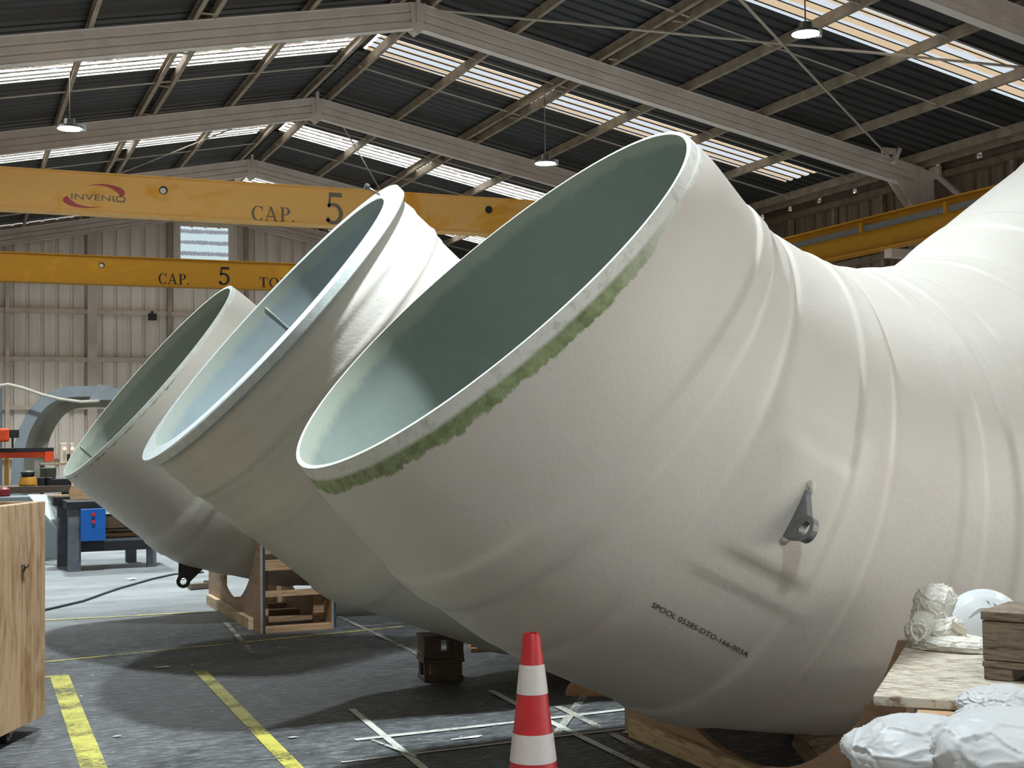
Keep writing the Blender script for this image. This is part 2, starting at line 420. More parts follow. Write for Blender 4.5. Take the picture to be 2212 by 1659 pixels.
def ridge_cap():
    y = Y0; mb = MB()
    for c in SKY+[None]:
        e = Y1+.3 if c is None else c-SKW
        for sg in (-1, 1):
            mb.add([(RX, y, RZ+.235), (RX+sg*.30, y, rz(RX+.3, .225)), (RX+sg*.30, e, rz(RX+.3, .225)), (RX, e, RZ+.235)], [(0, 1, 2, 3)])
        if c is not None:      # over a rooflight the cap is narrow and lets daylight through the ribs
            for sg in (-1, 1): mb.add([(RX, e, RZ+.235), (RX+sg*.11, e, RZ+.20), (RX+sg*.11, c+SKW, RZ+.20), (RX, c+SKW, RZ+.235)], [(0, 1, 2, 3)])
            y = c+SKW
    for (a, b) in zip([Y0]+[c+SKW for c in SKY], [c-SKW for c in SKY]+[Y1+.3]):   # foam closers between the ribs
        pass
    return mb.build('trim_100', 'charcoal')
tag(ridge_cap(), kind='structure')
# wall behind the camera with its open roller door
mb = MB(); mb.b2((XL-.2, Y0-.05, 0), (8.5, Y0, 9)); mb.b2((14.5, Y0-.05, 0), (XR+.2, Y0, 9)); mb.b2((8.5, Y0-.05, 4.8), (14.5, Y0, 9))
tag(mb.build('wall_front', 'wall_far'), kind='structure')

# end wall and side walls: vertical trapezoid sheeting
def sheet_x(y, x0, x1, z0, zf, name, mat, pitch=.375, d=.075):
    pts = []; x = x0
    while x < x1:
        pts += [(x, 0), (x+pitch*.72, 0), (x+pitch*.78, d), (x+pitch*.94, d)]; x += pitch
    pts.append((x1, 0)); pts = [p for p in pts if p[0] <= x1]
    vs = []
    for (x, h) in pts: vs += [(x, y+h, z0), (x, y+h, zf(x))]
    return tag(MB().add(vs, [(2*i, 2*i+2, 2*i+3, 2*i+1) for i in range(len(pts)-1)]).build(name, mat), kind='structure')
def sheet_y(x, y0, y1, z0, z1, name, mat, sg=1, pitch=.36, d=.05):
    pts = []; y = y0
    while y < y1:
        pts += [(y, 0), (y+pitch*.72, 0), (y+pitch*.78, d), (y+pitch*.94, d)]; y += pitch
    pts.append((y1, 0)); pts = [p for p in pts if p[0] <= y1]
    vs = []
    for (y, h) in pts: vs += [(x+sg*h, y, z0), (x+sg*h, y, z1)]
    return tag(MB().add(vs, [(2*i, 2*i+2, 2*i+3, 2*i+1) for i in range(len(pts)-1)]).build(name, mat), kind='structure')
WY = 37.2
WA, WB = at(390, 562, 'Y', WY), at(493, 494, 'Y', WY)       # gable rooflight
wx0, wx1, wz0, wz1 = WA[0], WB[0], WA[2]+.0, WB[2]
sheet_x(WY, XL, wx0, 0, lambda x: rz(x, .14), 'wall_back', 'wall_far')
sheet_x(WY, wx1, XR+.1, 0, lambda x: rz(x, .14), 'wall_back', 'wall_far')
sheet_x(WY, wx0, wx1, 0, lambda x: wz0, 'wall_back', 'wall_far')
sheet_x(WY, wx0, wx1, wz1, lambda x: rz(x, .14), 'wall_back', 'wall_far')
w = MB()
nn = 24
vs = []
for i in range(nn+1):
    x = wx0+(wx1-wx0)*i/nn; vs += [(x, WY+.02*(i % 2), wz0), (x, WY+.02*(i % 2), wz1)]
w.add(vs, [(2*i, 2*i+2, 2*i+3, 2*i+1) for i in range(nn)])
tag(w.build('window_%d' % NW, 'wall_pane'), kind='structure')
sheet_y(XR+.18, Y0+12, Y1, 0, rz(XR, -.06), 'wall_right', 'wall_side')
sheet_y(XL-.18, Y0, Y1, 0, rz(XL, .1), 'wall_left', 'wall_far', -1)
# flashing under the eave with daylight chinks where the ribs end
chinks = [16.2, 17.86, 18.93, 21.32, 22.48, 23.53, 24.58]
mb = MB(); y = Y0+12
for c in chinks+[Y1]:
    mb.b2((XR+.17, y, rz(XR, -.10)), (XR+.19, c-(.06 if c < Y1 else 0), rz(XR, .20))); y = c+.06
for c in chinks:
    mb.b2((XR+.17, c-.06, rz(XR, -.10)), (XR+.19, c+.06, rz(XR, .04)))
    mb.b2((XR+.17, c-.06, rz(XR, .145)), (XR+.19, c+.06, rz(XR, .20)))
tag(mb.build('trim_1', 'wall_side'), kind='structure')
# rails on the walls
k = 2
for z in (5.18, 3.89, 2.61, 1.3):
    tag(MB().b2((XL, WY-.15, z-.06), (XR, WY-.01, z+.06)).build('trim_%d' % k, 'column'), kind='structure'); k += 1
for z in (6.25, 5.0, 3.6):
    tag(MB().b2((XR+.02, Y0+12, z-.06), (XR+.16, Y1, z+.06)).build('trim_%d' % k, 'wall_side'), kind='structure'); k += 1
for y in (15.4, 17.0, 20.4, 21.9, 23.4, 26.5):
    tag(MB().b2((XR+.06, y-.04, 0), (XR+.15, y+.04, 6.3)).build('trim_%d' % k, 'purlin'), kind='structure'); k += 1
for x, wdt, mt in ((3.53, .24, 'column'), (1.4, .1, 'column'), (5.57, .1, 'purlin'), (7.7, .1, 'purlin')):
    o = MB().b2((x-wdt/2, WY-.24, 0), (x+wdt/2, WY-.02, rz(x, -.38))).build('wall_post', mt, loc=(x, WY-.1, 0))
    tag(o, {3.53: 'wide pale steel post on the end wall, left of the gable window', 1.4: 'thin pale wall post at the left edge of the end wall',
            5.57: 'thin wall post directly left of the gable window', 7.7: 'thin wall post directly right of the gable window'}[x], 'post')

# portal frames: ribbed cold-formed rafters, columns, ridge gusset, eave plates
ORD = {-5.05: None, .95: None, 6.95: None, 12.95: 'nearest', 18.95: 'second nearest', 24.95: 'third', 30.95: 'fourth', 36.95: 'last, set against the end wall'}
def rafter_section(dep=.40, hw=.085, g=.045):
    z = [0, .02, .11, .13, .15, .24, .26, .28, .38, .40]
    y = [hw, hw*.9, hw*.9, g, hw*.9, hw*.9, g, hw*.9, hw*.9, hw]
    right = list(zip(y, z)); left = [(-a, b) for a, b in right[::-1]]
    return right+left
def frame(Y, gable=False):
    t = thing('portal_frame', (RX, Y, 0), {12.95: 'beige portal frame nearest the camera, only its corner shows at top right', 18.95: 'beige ribbed portal frame whose peak touches the top edge of the photo', 24.95: 'beige ribbed portal frame with its peak left of and below the frontmost peak', 30.95: 'beige ribbed portal frame peaking just above the nearer yellow crane beam', 36.95: 'beige ribbed portal frame standing flat against the end wall', 6.95: 'beige portal frame overhead above the near pipe spool, out of view', .95: 'beige portal frame right above the camera, out of view', -5.05: 'beige portal frame behind the camera by the roller door, out of view'}[Y], 'steel frame', 'portal frames of the hall')
    sec = rafter_section()
    for sg in (-1, 1):
        xe = XR-.2 if sg > 0 else XL+.2
        a = [(RX, Y+y, rz(RX, -.40)+z) for y, z in sec]
        mb = MB(); b = [(xe, Y+y, rz(xe, -.40)+z) for y, z in sec]; n = len(sec)
        mb.add(a+b, [(i, (i+1) % n, n+(i+1) % n, n+i) for i in range(n)]+[tuple(range(n)), tuple(range(n, 2*n))])
        mb.build('rafter', 'steel', t)
        cs = [(.09, 0), (.09, .12), (.05, .14), (.09, .16), (.09, .3), (.05, .32), (.09, .34), (.09, .46)]
        cs = cs+[(-a, b) for a, b in cs[::-1]]
        x0 = (XR-.44) if sg > 0 else (XL-.02)
        mb = MB(); n = len(cs)
        a = [(x0+q, Y+y, 0) for y, q in cs]; b = [(x0+q, Y+y, rz(x0+q, -.02)) for y, q in cs]
        mb.add(a+b, [(i, (i+1) % n, n+(i+1) % n, n+i) for i in range(n)]+[tuple(range(n)), tuple(range(n, 2*n))])
        mb.build('column', 'steel', t)
        # eave plate and knee strut
        xi = x0 if sg > 0 else x0+.46
        mb = MB()
        for dy in (-.10, .10):
            mb.prism([(xi-sg*.42, Y+dy, rz(xi, -.30)), (xi+sg*.02, Y+dy, rz(xi, -.32)), (xi+sg*.02, Y+dy, rz(xi, -.78)), (xi-sg*.06, Y+dy, rz(xi, -.74))], (0, 0, 0), (0, .012, 0))
        mb.build('haunch_plate', 'steel', t)
    # ridge gusset with a drooping tip
    mb = MB()
    for dy in (-.10, .09):
        mb.prism([(RX-.13, Y+dy, RZ-.02), (RX+.13, Y+dy, RZ-.02), (RX+.09, Y+dy, RZ-.34), (RX+.17, Y+dy, RZ-.37), (RX, Y+dy, RZ-.50), (RX-.17, Y+dy, RZ-.37), (RX-.09, Y+dy, RZ-.34)], (0, 0, 0), (0, .012, 0))
    mb.b2((RX-.03, Y-.14, RZ-.34), (RX+.03, Y-.09, RZ+.1)).build('ridge_gusset', 'steel', t)
    return t
for Y in FY: frame(Y)

# purlins: C sections along the hall
def c_section(x, z, sg, y0=Y0, y1=Y1, h=.15, w=.06):
    mb = MB()
    for (dx, dz, sx, sz) in ((0, 0, .006, h), (w/2*sg, -h/2, w, .006), (w/2*sg, h/2, w, .006), (w*sg, -h/2+.01, .006, .022)):
        mb.b2((x+dx-sx/2, y0, z+dz-sz/2), (x+dx+sx/2, y1, z+dz+sz/2))
    return mb
ords = ['first', 'second', 'third', 'fourth', 'fifth', 'sixth', 'seventh', 'eighth', 'ninth']
offs = [.22, 1.62, 3.12, 3.32, 4.75, 6.25, 7.8, 9.35, 9.62]
for sg in (-1, 1):
    side_ = 'right' if sg > 0 else 'left'
    for i, of in enumerate(offs):
        if i == 3: continue
        x = RX+sg*of; z = rz(x, .075)
        nth = ords[i if i < 3 else i-1]
        if i == 2:
            t = thing('double_purlin', (x, 0, z), 'pair of steel roof purlins joined by spacer plates on the %s roof slope' % side_, 'purlin', 'roof purlins')
            for of2 in (offs[2], offs[3]):
                x2 = RX+sg*of2; c_section(x2, rz(x2, .075), sg if of2 == offs[3] else -sg).build('channel', 'purlin', t)
            for y in np.arange(14.5, 36, 2.05):
                xm = (x+x2)/2; MB().b2((xm-.085, y-.03, rz(xm, .0)-.01), (xm+.085, y+.03, rz(xm, .0))).build('spacer_plate', 'purlin', t)
            continue
        tag(c_section(x, z, sg).build('roof_purlin', 'purlin', loc=(x, 0, z)),
            'long thin steel roof purlin, %s one down from the ridge on the %s slope' % (nth, side_), 'purlin', 'roof purlins')
# bridging rods parallel to the slope
bays = {'front bay': (14.35, 16.4), 'second bay': (20.55, 22.6), 'third bay': (26.9, 29.2), 'last bay': (32.6, 34.8)}
for nm, ys in bays.items():
    for j, y in enumerate(ys):
        for sg in (-1, 1):
            mb = MB(); xs = [RX+sg*.2, RX+sg*9.4]
            mb.tube([(xs[0], y, rz(xs[0], .05)), (xs[1], y, rz(xs[1], .05))], .016, 6)
            mb.b2((xs[0]-.02, y-.02, rz(xs[0], .03)), (xs[0]+.02, y+.02, rz(xs[0], .08)))
            tag(mb.build('bridging_rod', 'rod', loc=(RX, y, RZ)), 'thin bridging rod on the %s slope, %s side of the rooflight, %s' % ('right' if sg > 0 else 'left', 'far' if j else 'near', nm), 'rod', 'roof bridging rods')
# roof wind-bracing rods of the nearest bay and the wall brace
for (a, b, lab) in (((RX+.3, 18.85), (XR-.6, 13.1), 'thin diagonal bracing rod from the frontmost peak rightward to the lamp and beyond'),
                    ((XR-1.0, 18.75), (RX+.3, 13.1), 'thin diagonal bracing rod rising from the right eave across the stained rooflight')):
    mb = MB(); dz_ = -.04 if a[0] < 8 else -.09; P = [(a[0], a[1], rz(a[0], dz_)), (b[0], b[1], rz(b[0], dz_))]
    mb.tube(P, .02, 8)
    tag(mb.build('bracing_rod', 'rod', loc=P[0]), lab, 'rod')
for (a, b, lab) in (((RX+.3, 25.0), (RX+3.2, 30.8), 'thin diagonal rod under the dark roof right of the ridge, behind the second peak'),
                    ((RX-.3, 25.0), (RX-3.2, 30.8), 'thin diagonal rod under the dark roof left of the ridge, behind the second peak')):
    P = [(a[0], a[1], rz(a[0], -.02)), (b[0], b[1], rz(b[0], -.02))]
    tag(MB().tube(P, .014, 8).build('bracing_rod', 'rod', loc=P[0]), lab, 'rod')
mb = MB(); mb.tube([(XR-.02, 18.85, 6.35), (XR-.02, 17.2, 5.0)], .055, 8).box((XR-.03, 18.75, 6.3), (.06, .25, .22))
tag(mb.build('wall_brace', 'steel', loc=(XR, 18.8, 6.3)), 'stout beige brace tube dropping rightward from the head of the column', 'brace')
P1 = at(1375, 0, 'Y', 18.8)
mb = MB().box((15.35, 18.78, rz(15.35, .06)), (.28, .06, .10)).box((15.52, 18.78, rz(15.5, .02)), (.07, .1, .3), M3=[[.9, 0, .43], [0, 1, 0], [-.43, 0, .9]])
tag(mb.build('brace_cleat', 'steel', loc=(15.35, 18.8, 6.6)), 'small beige cleat on top of the rafter where the bracing rod ends', 'bracket')

# high bay lamps
def lamp(x, y, z, label):
    t = thing('high_bay_lamp', (x, y, z), label, 'ceiling lamp', 'round high bay lamps')
    MB().lathe([(.05, .16), (.09, .15), (.10, .06), (.195, .035), (.20, .0), (.185, 0)], (x, y, z), 28).build('housing', 'zinc', t, True, angle=40)
    MB().lathe([(.0, -.004), (.184, -.004), (.184, .002)], (x, y, z), 28, cap=False).build('lens', 'lens', t)
    zt = rz(x, .0)
    MB().tube([(x, y, z+.15), (x, y, zt+.1)], .010, 6).build('hanger', 'zinc', t)
    MB().box((x+.2, y, z+.03), (.09, .07, .10)).build('driver_box', 'white_plastic', t)
    ld = bpy.data.lights.new('lamp_light', 'AREA'); ld.shape = 'DISK'; ld.size = .36; ld.energy = LAMP_W*(.6 if (x > 10 and abs(y-6.2) < .3) else 1); ld.color = LAMP_COL; ld.spread = math.radians(118)
    lo = bpy.data.objects.new('lamp_light', ld); COL.objects.link(lo); lo.parent = t; lo.location = (0, 0, -.012)
    return t
for (x, y, lab) in ((1.72, 21.55, 'glowing round high bay lamp hanging above the left side of the hall'),
                    (10.6, 14.6, 'largest glowing round lamp, beside the stained rooflight at upper right'),
                    (9.86, 21.45, 'glowing round lamp under the dark roof left of the big pipe mouth'),
                    (1.84, 6.25, 'glowing round lamp overhead above the near pipe, out of view'),
                    (10.6, 6.2, 'glowing round lamp overhead on the right, out of view'),
                    (1.84, 14.6, 'glowing round lamp above the middle pipes, out of view'),
                    (1.84, 31.4, 'glowing round lamp behind the yellow crane beams on the left'),
                    (10.6, 31.4, 'glowing round lamp at the far right end, hidden by the pipes'),
                    (1.84, -2.1, 'glowing round lamp behind the camera on the left'),
                    (10.6, -2.1, 'glowing round lamp behind the camera on the right')):
    lamp(x, y, 6.55 if 21 < y < 22 else 7.0, lab)

# ------------------------------------------------------------ overhead cranes
# serif capitals drawn as filled outlines (unit cap height)
def arc(cx, cy, rx, ry, a0, a1, n=20):
    return [(cx+rx*math.cos(math.radians(a0+(a1-a0)*i/n)), cy+ry*math.sin(math.radians(a0+(a1-a0)*i/n))) for i in range(n+1)]
def band(o, i): return [(o[k], o[k+1], i[k+1], i[k]) for k in range(len(o)-1)]
def rect(a, b, c, d): return [[(a, b), (c, b), (c, d), (a, d)]]
def glyph(ch):
    if ch == 'C':
        g = band(arc(.48, .5, .46, .51, 48, 312), arc(.50, .5, .30, .46, 48, 312))
        return g+rect(.76, .68, .83, 1.0)+rect(.76, .0, .80, .25), .92
    if ch == 'A':
        return [[(.04, .03), (.10, .03), (.46, .9), (.42, .98)], [(.36, 1.0), (.50, 1.0), (.88, .03), (.70, .03)]]+rect(.2, .30, .66, .37)+rect(-.02, 0, .26, .05)+rect(.58, 0, 1.0, .05), 1.02
    if ch == 'P':
        g = rect(.12, .03, .30, .97)+rect(0, 0, .44, .05)+rect(0, .95, .45, 1.0)
        g += band(arc(.42, .73, .33, .27, 90, -90), arc(.42, .73, .14, .22, 90, -90))
        return g+rect(.28, .46, .44, .51), .80
    if ch == 'T':
        return rect(.34, .03, .53, .97)+rect(.2, 0, .67, .05)+rect(.0, .93, .87, 1.0)+rect(0, .72, .06, .95)+rect(.81, .72, .87, .95), .92
    if ch == 'O':
        return band(arc(.48, .5, .48, .51, 0, 360, 32), arc(.48, .5, .30, .46, 0, 360, 32)), 1.02
    if ch == 'N':
        return rect(.14, .03, .20, .97)+rect(.80, .0, .86, .97)+[[(.10, 1.0), (.32, 1.0), (.86, .0), (.80, .0)]]+rect(0, 0, .34, .05)+rect(0, .95, .25, 1.0)+rect(.66, .95, 1.0, 1.0), 1.06
    if ch == '5':
        g = rect(.16, .86, .74, 1.0)+[[(.16, .86), (.26, .86), (.22, .56), (.10, .50)]]
        g += band(arc(.34, .33, .44, .34, 128, -140), arc(.34, .33, .26, .235, 128, -140))
        return g+band(arc(.12, .14, .08, .08, 0, 360, 12), [(.12, .14)]*13), .85
    if ch == '.':
        return rect(.05, 0, .19, .14), .3
    return [], .5
def letters(txt, org, hgt, name, mat, parent, sx=1.0, dirx=(1, 0, 0), gap=.06):
    mb = MB(); x = 0; D = np.array(dirx)
    for ch in txt:
        g, w_ = glyph(ch)
        for poly in g:
            P = [np.array(org)+D*(x+px)*hgt*sx+np.array((0, 0, py*hgt)) for px, py in poly]
            mb.add(P, [tuple(range(len(P)))])
        x += w_+gap
    return mb.build(name, mat, parent)
def text_mesh(txt, size, sx=1.0, res=3):
    cu = bpy.data.curves.new('t', 'FONT'); cu.body = txt; cu.size = size; cu.resolution_u = res
    o = bpy.data.objects.new('t', cu); COL.objects.link(o)
    me = bpy.data.meshes.new_from_object(o.evaluated_get(bpy.context.evaluated_depsgraph_get()))
    v = np.array([p.co[:] for p in me.vertices]); f = [tuple(p.vertices) for p in me.polygons]
    bpy.data.objects.remove(o); bpy.data.curves.remove(cu)
    v[:, 0] *= sx; return v, f

def crane(Y, mat, label):
    zt, zb = 6.43, 5.70
    t = thing('bridge_crane', (RX, Y, zb), label, 'crane')
    x0, x1 = -2.4, 15.3
    MB().b2((x0, Y-.006, zb+.02), (x1, Y+.3, zt-.02)).build('girder_web', mat, t)
    MB().b2((x0, Y-.05, zt-.022), (x1, Y+.36, zt)).build('top_flange', mat, t)
    MB().b2((x0, Y-.04, zb), (x1, Y+.36, zb+.02)).build('bottom_flange', mat, t)
    for sx_ in (x0, x1):
        MB().b2((sx_-.15, Y-.9, zb-.14), (sx_+.15, Y+1.2, zb+.16)).build('end_carriage', mat, t, bevel=.01)
    return t, Y-.012
c1, yf = crane(24.3, 'crane_near', 'long faded yellow overhead crane beam with the red swoosh logo, nearer of the two')
c2, yg = crane(35.0, 'crane_far', 'deep yellow overhead crane beam farther back, in front of the end wall')
def onp(u, v, Y): return at(u, v, 'Y', Y)
a = onp(543, 476, yf); b = onp(543, 444, yf); h_ = b[2]-a[2]
w_px = onp(641, 476, yf)[0]-a[0]
letters('CAP.', a, h_, 'lettering', 'black_grey' if False else 'crane_grey', c1, w_px/h_/3.3)
a = onp(703, 483, yf); h_ = onp(703, 415, yf)[2]-a[2]
letters('5', a, h_, 'lettering', 'crane_grey', c1, (onp(742, 483, yf)[0]-a[0])/h_/.8)
a = onp(812, 487, yf); h_ = .27
letters('TON.', a, h_, 'lettering', 'crane_grey', c1, .98)
a = onp(342, 613, yg); h_ = onp(342, 590, yg)[2]-a[2]
letters('CAP.', a, h_, 'lettering', 'black_ink', c2, (onp(412, 613, yg)[0]-a[0])/h_/3.3)
a = onp(472, 615, yg); h_ = onp(472, 576, yg)[2]-a[2]
letters('5', a, h_, 'lettering', 'black_ink', c2, (onp(497, 615, yg)[0]-a[0])/h_/.8)
a = onp(560, 620, yg); h_ = onp(560, 599, yg)[2]-a[2]
letters('TON.', a, h_, 'lettering', 'black_ink', c2, 1.05)
# logo: spaced wide capitals between two red crescents
lx0, lz0 = onp(154, 424, yf)[0], onp(154, 424, yf)[2]; lw = onp(272, 424, yf)[0]-lx0; lh = .105
v_, f_ = text_mesh('INVENIO', 1.0); v_[:, 0] -= v_[:, 0].min(); v_[:, 0] *= lw/v_[:, 0].max(); v_[:, 1] -= v_[:, 1].min(); v_[:, 1] *= lh/v_[:, 1].max()
MB().add([(lx0+p[0], yf, lz0-.05+p[1]-.0*p[0]) for p in v_], f_).build('logo_lettering', 'crane_grey', c1)
v_, f_ = text_mesh('Since', 1.0); v_[:, 0] -= v_[:, 0].min(); v_[:, 0] *= .20/v_[:, 0].max(); v_[:, 1] *= .05
MB().add([(onp(244, 437, yf)[0]+p[0], yf, onp(244, 437, yf)[2]+p[1]) for p in v_], f_).build('logo_lettering', 'crane_grey', c1)
def crescent(cx, cz, rx, rz_, a0, a1, th, name):
    o = arc(cx, cz, rx, rz_, a0, a1, 30); i_ = []
    for k_, (x, z) in enumerate(o):
        q = k_/30; tt = th*(math.sin(PI*q**2.2)**.8)
        i_.append((cx+(x-cx)*(1-tt), cz+(z-cz)*(1-tt*1.6)))
    mb = MB()
    for q in band(o, i_): mb.add([(x, yf, z) for x, z in q], [(0, 1, 2, 3)])
    mb.build(name, 'crane_red', c1)
cc = onp(202, 424, yf); ce = onp(266, 404, yf)
crescent(onp(225, 412, yf)[0], onp(225, 414, yf)[2], .36, .135, 160, -38, .42, 'logo_crescent')
crescent(onp(182, 434, yf)[0], onp(182, 434, yf)[2], .36, .125, 340, 142, .42, 'logo_crescent')
# round openings in the girders
for (cr, u, v, Yp, r_) in ((c1, 353, 411, yf, .075), (c1, 1056, 453, yf, .075), (c2, 220, 573, yg, .07)):
    p = onp(u, v, Yp)
    mb = MB(); mb.tube([(p[0], Yp+.02, p[2]), (p[0], Yp-.012, p[2])], r_, 20); mb.build('girder_port', 'black', cr)
    MB().tube([(p[0]-.008, Yp-.010, p[2]-.012), (p[0]-.008, Yp-.016, p[2]-.012)], r_*.72, 20).build('port_cover', 'cream' if u < 900 else 'navy_steel', cr)
# runway beam along the right side
t = thing('runway_beam', (15.4, 20, 4.9), 'yellow crane runway beam along the right wall with a grey conductor rail', 'runway beam')
MB().b2((15.39, Y0, 4.92), (15.42, Y1-.4, 5.5)).build('web', 'crane_far', t)
MB().b2((15.27, Y0, 5.5), (15.54, Y1-.4, 5.53)).build('top_flange', 'crane_far', t)
MB().b2((15.27, Y0, 4.9), (15.54, Y1-.4, 4.93)).build('bottom_flange', 'crane_far', t)
MB().b2((15.22, Y0, 5.27), (15.30, Y1-.4, 5.37)).build('conductor_rail', 'galv', t)
for y in (15.0, 17.2, 19.4, 22.2, 25):
    MB().b2((15.18, y-.03, 5.25), (15.40, y+.03, 5.43)).build('rail_bracket', 'crane_far', t)
for Y in FY[3:]:
    MB().b2((15.42, Y-.1, 4.75), (15.97, Y+.1, 4.9)).build('corbel', 'steel', t)
t = thing('runway_beam', (-2.5, 20, 4.9), 'yellow crane runway beam along the left wall, out of view', 'runway beam')
MB().b2((-2.52, Y0, 4.92), (-2.49, Y1-.4, 5.5)).build('web', 'crane_far', t)
MB().b2((-2.62, Y0, 5.5), (-2.37, Y1-.4, 5.53)).build('top_flange', 'crane_far', t)

# ------------------------------------------------------------ pipe spools
NPH = 192
def gauss_smooth(A, k):
    if k <= 0: return A
    ker = np.exp(-.5*(np.arange(-3*k, 3*k+1)/k)**2); ker /= ker.sum()
    P = np.concatenate([np.repeat(A[:1], 3*k, 0)*0+2*A[:1]-A[1:3*k+1][::-1], A, 2*A[-1:]-A[-3*k-1:-1][::-1]], 0)
    return sum(w_*P[i:i+len(A)] for i, w_ in enumerate(ker))
class Spool:
    def __init__(s, O, th, L, ya, r, g=0, step=.02, smooth=3):
        Zv = np.array([0, 0, 1.])
        ds = [np.array([math.cos(a)*math.cos(b), math.cos(a)*math.sin(b), -math.sin(a)]) for a, b in zip(th, ya)]
        s.ds = ds; P = [np.array(O, float)]
        for d, l in zip(ds, L): P.append(P[-1]+l*d)
        side = np.cross(ds[0], Zv); side /= np.linalg.norm(side); up = np.cross(side, ds[0])
        # phi: 0 = towards camera side(-Y) ... measured from side to up
        ph = np.linspace(0, 2*PI, NPH, endpoint=False); s.ph = ph; s.r = r
        base = np.outer(np.cos(ph), side)+np.outer(np.sin(ph), up)
        rings = [P[0]+r*base]
        for i in range(1, len(P)):
            d = ds[i-1]; n = d+ds[i] if i < len(P)-1 else d
            tt = ((P[i]-rings[-1]) @ n)/(d @ n); rings.append(rings[-1]+np.outer(tt, d))
        S_, R_, C_ = [], [], []; acc = 0; s.joint = []
        for i in range(len(P)-1):
            n = max(2, int(L[i]/step)); g0 = 0 if i == 0 else g
            for k in range(n):
                w_ = k/n; rr = rings[i]*(1-w_)+rings[i+1]*w_; c = P[i]*(1-w_)+P[i+1]*w_
                gg = g*min(1, (acc+w_*L[i])/.16) if i == 0 else g
                R_.append(c+(rr-c)*(1+gg)); C_.append(c); S_.append(acc+w_*L[i])
            acc += L[i]; s.joint.append(acc)
        R_.append(P[-1]+(rings[-1]-P[-1])*(1+g)); C_.append(P[-1]); S_.append(acc)
        R = np.array(R_); C = np.array(C_); s.S = np.array(S_)
        R2 = gauss_smooth(R, smooth); R2[:3] = R[:3]; s.R = R2; s.C = gauss_smooth(C, smooth); s.P = P
        nrm = s.R-s.C[:, None]; s.N = nrm/np.linalg.norm(nrm, axis=2, keepdims=True)
        s.disp = np.zeros(s.R.shape[:2])
    def find(s, u, v):
        q = project(s.R); view = (s.R-EYE); front = (view*s.N).sum(2) < 0
        d = ((q-np.array([u, v]))**2).sum(2)+np.where(front, 0, 1e9)
        i, j = np.unravel_index(d.argmin(), d.shape); return i, j
    def band_at(s, s0, w_, h, edge=.009, phi=None):
        x = np.abs(s.S-s0); m = 1/(1+np.exp((x-w_)/edge*2)); s.disp += h*m[:, None]
    def groove(s, s0, w_, h):
        s.disp -= (h*np.exp(-.5*((s.S-s0)/w_)**2))[:, None]
    def pad(s, i, j, hs, hc, h, edge=.012, es=.045):
        ds = np.abs(s.S-s.S[i])[:, None]; dp = (s.ph-s.ph[j]+PI) % (2*PI)-PI; dc = np.abs(dp*s.r)[None]
        s.disp += h/(1+np.exp((ds-hs)/es*2))/(1+np.exp((dc-hc)/edge*2))
    def wave(s, amp, seed):
        r_ = np.random.default_rng(seed); f = 0
        for _ in range(9):
            ks = r_.uniform(1, 7); kp = r_.integers(1, 9); f = f+np.sin(ks*s.S[:, None]+kp*s.ph[None]+r_.uniform(0, 6))*r_.uniform(.3, 1)
        s.disp += amp*f/4
    def surf(s): return s.R+s.N*s.disp[..., None]
    def pos(s, ss, ph, off=0):
        X = s.surf(); i = np.interp(ss, s.S, np.arange(len(s.S))); i0 = int(min(i, len(s.S)-2)); fi = i-i0
        j = (ph % (2*PI))/(2*PI)*NPH; j0 = int(j) % NPH; j1 = (j0+1) % NPH; fj = j-int(j)
        f = lambda A: (A[i0, j0]*(1-fi)*(1-fj)+A[i0+1, j0]*fi*(1-fj)+A[i0, j1]*(1-fi)*fj+A[i0+1, j1]*fi*fj)
        n = f(s.N); return f(X)+n/np.linalg.norm(n)*off, n/np.linalg.norm(n)
    def mesh(s, name, X, mat, parent, flip=False):
        n = X.shape[0]; me = bpy.data.meshes.new(name); F = grid_faces(n, NPH)
        if flip: F = F[:, ::-1]
        me.from_pydata(X.reshape(-1, 3).tolist(), [], F.tolist())
        uv = me.uv_layers.new(name='axis'); ph = np.arange(NPH)/NPH*2*PI*s.r
        li = np.empty(len(me.loops), np.int64); me.loops.foreach_get('vertex_index', li)
        U = np.stack([s.S[li//NPH], ph[li % NPH]], 1); Uc = U[:, 1].reshape(-1, 4); wrap = (Uc.max(1) > 1.9*PI*s.r)[:, None] & (Uc < .1); Uc[wrap] += 2*PI*s.r; U[:, 1] = Uc.ravel(); uv.data.foreach_set('uv', U.astype(np.float32).ravel())
        for p in me.polygons: p.use_smooth = True
        me.materials.append(M[mat]); o = bpy.data.objects.new(name, me); COL.objects.link(o); put(o, parent); return o
    def build(s, t, mo, mi, wall=.03):
        X = s.surf(); s.mesh('outer_shell', X, mo, t)
        I = s.R-s.N*wall; s.mesh('inner_liner', I, mi, t, True)
        for e, nm in ((0, 'cut_rim'), (-1, 'end_rim')):
            mb = MB(); mb.add(list(X[e])+list(I[e]), [(k, (k+1) % NPH, NPH+(k+1) % NPH, NPH+k) for k in range(NPH)]); mb.build(nm, 'cut_edge', t, True)

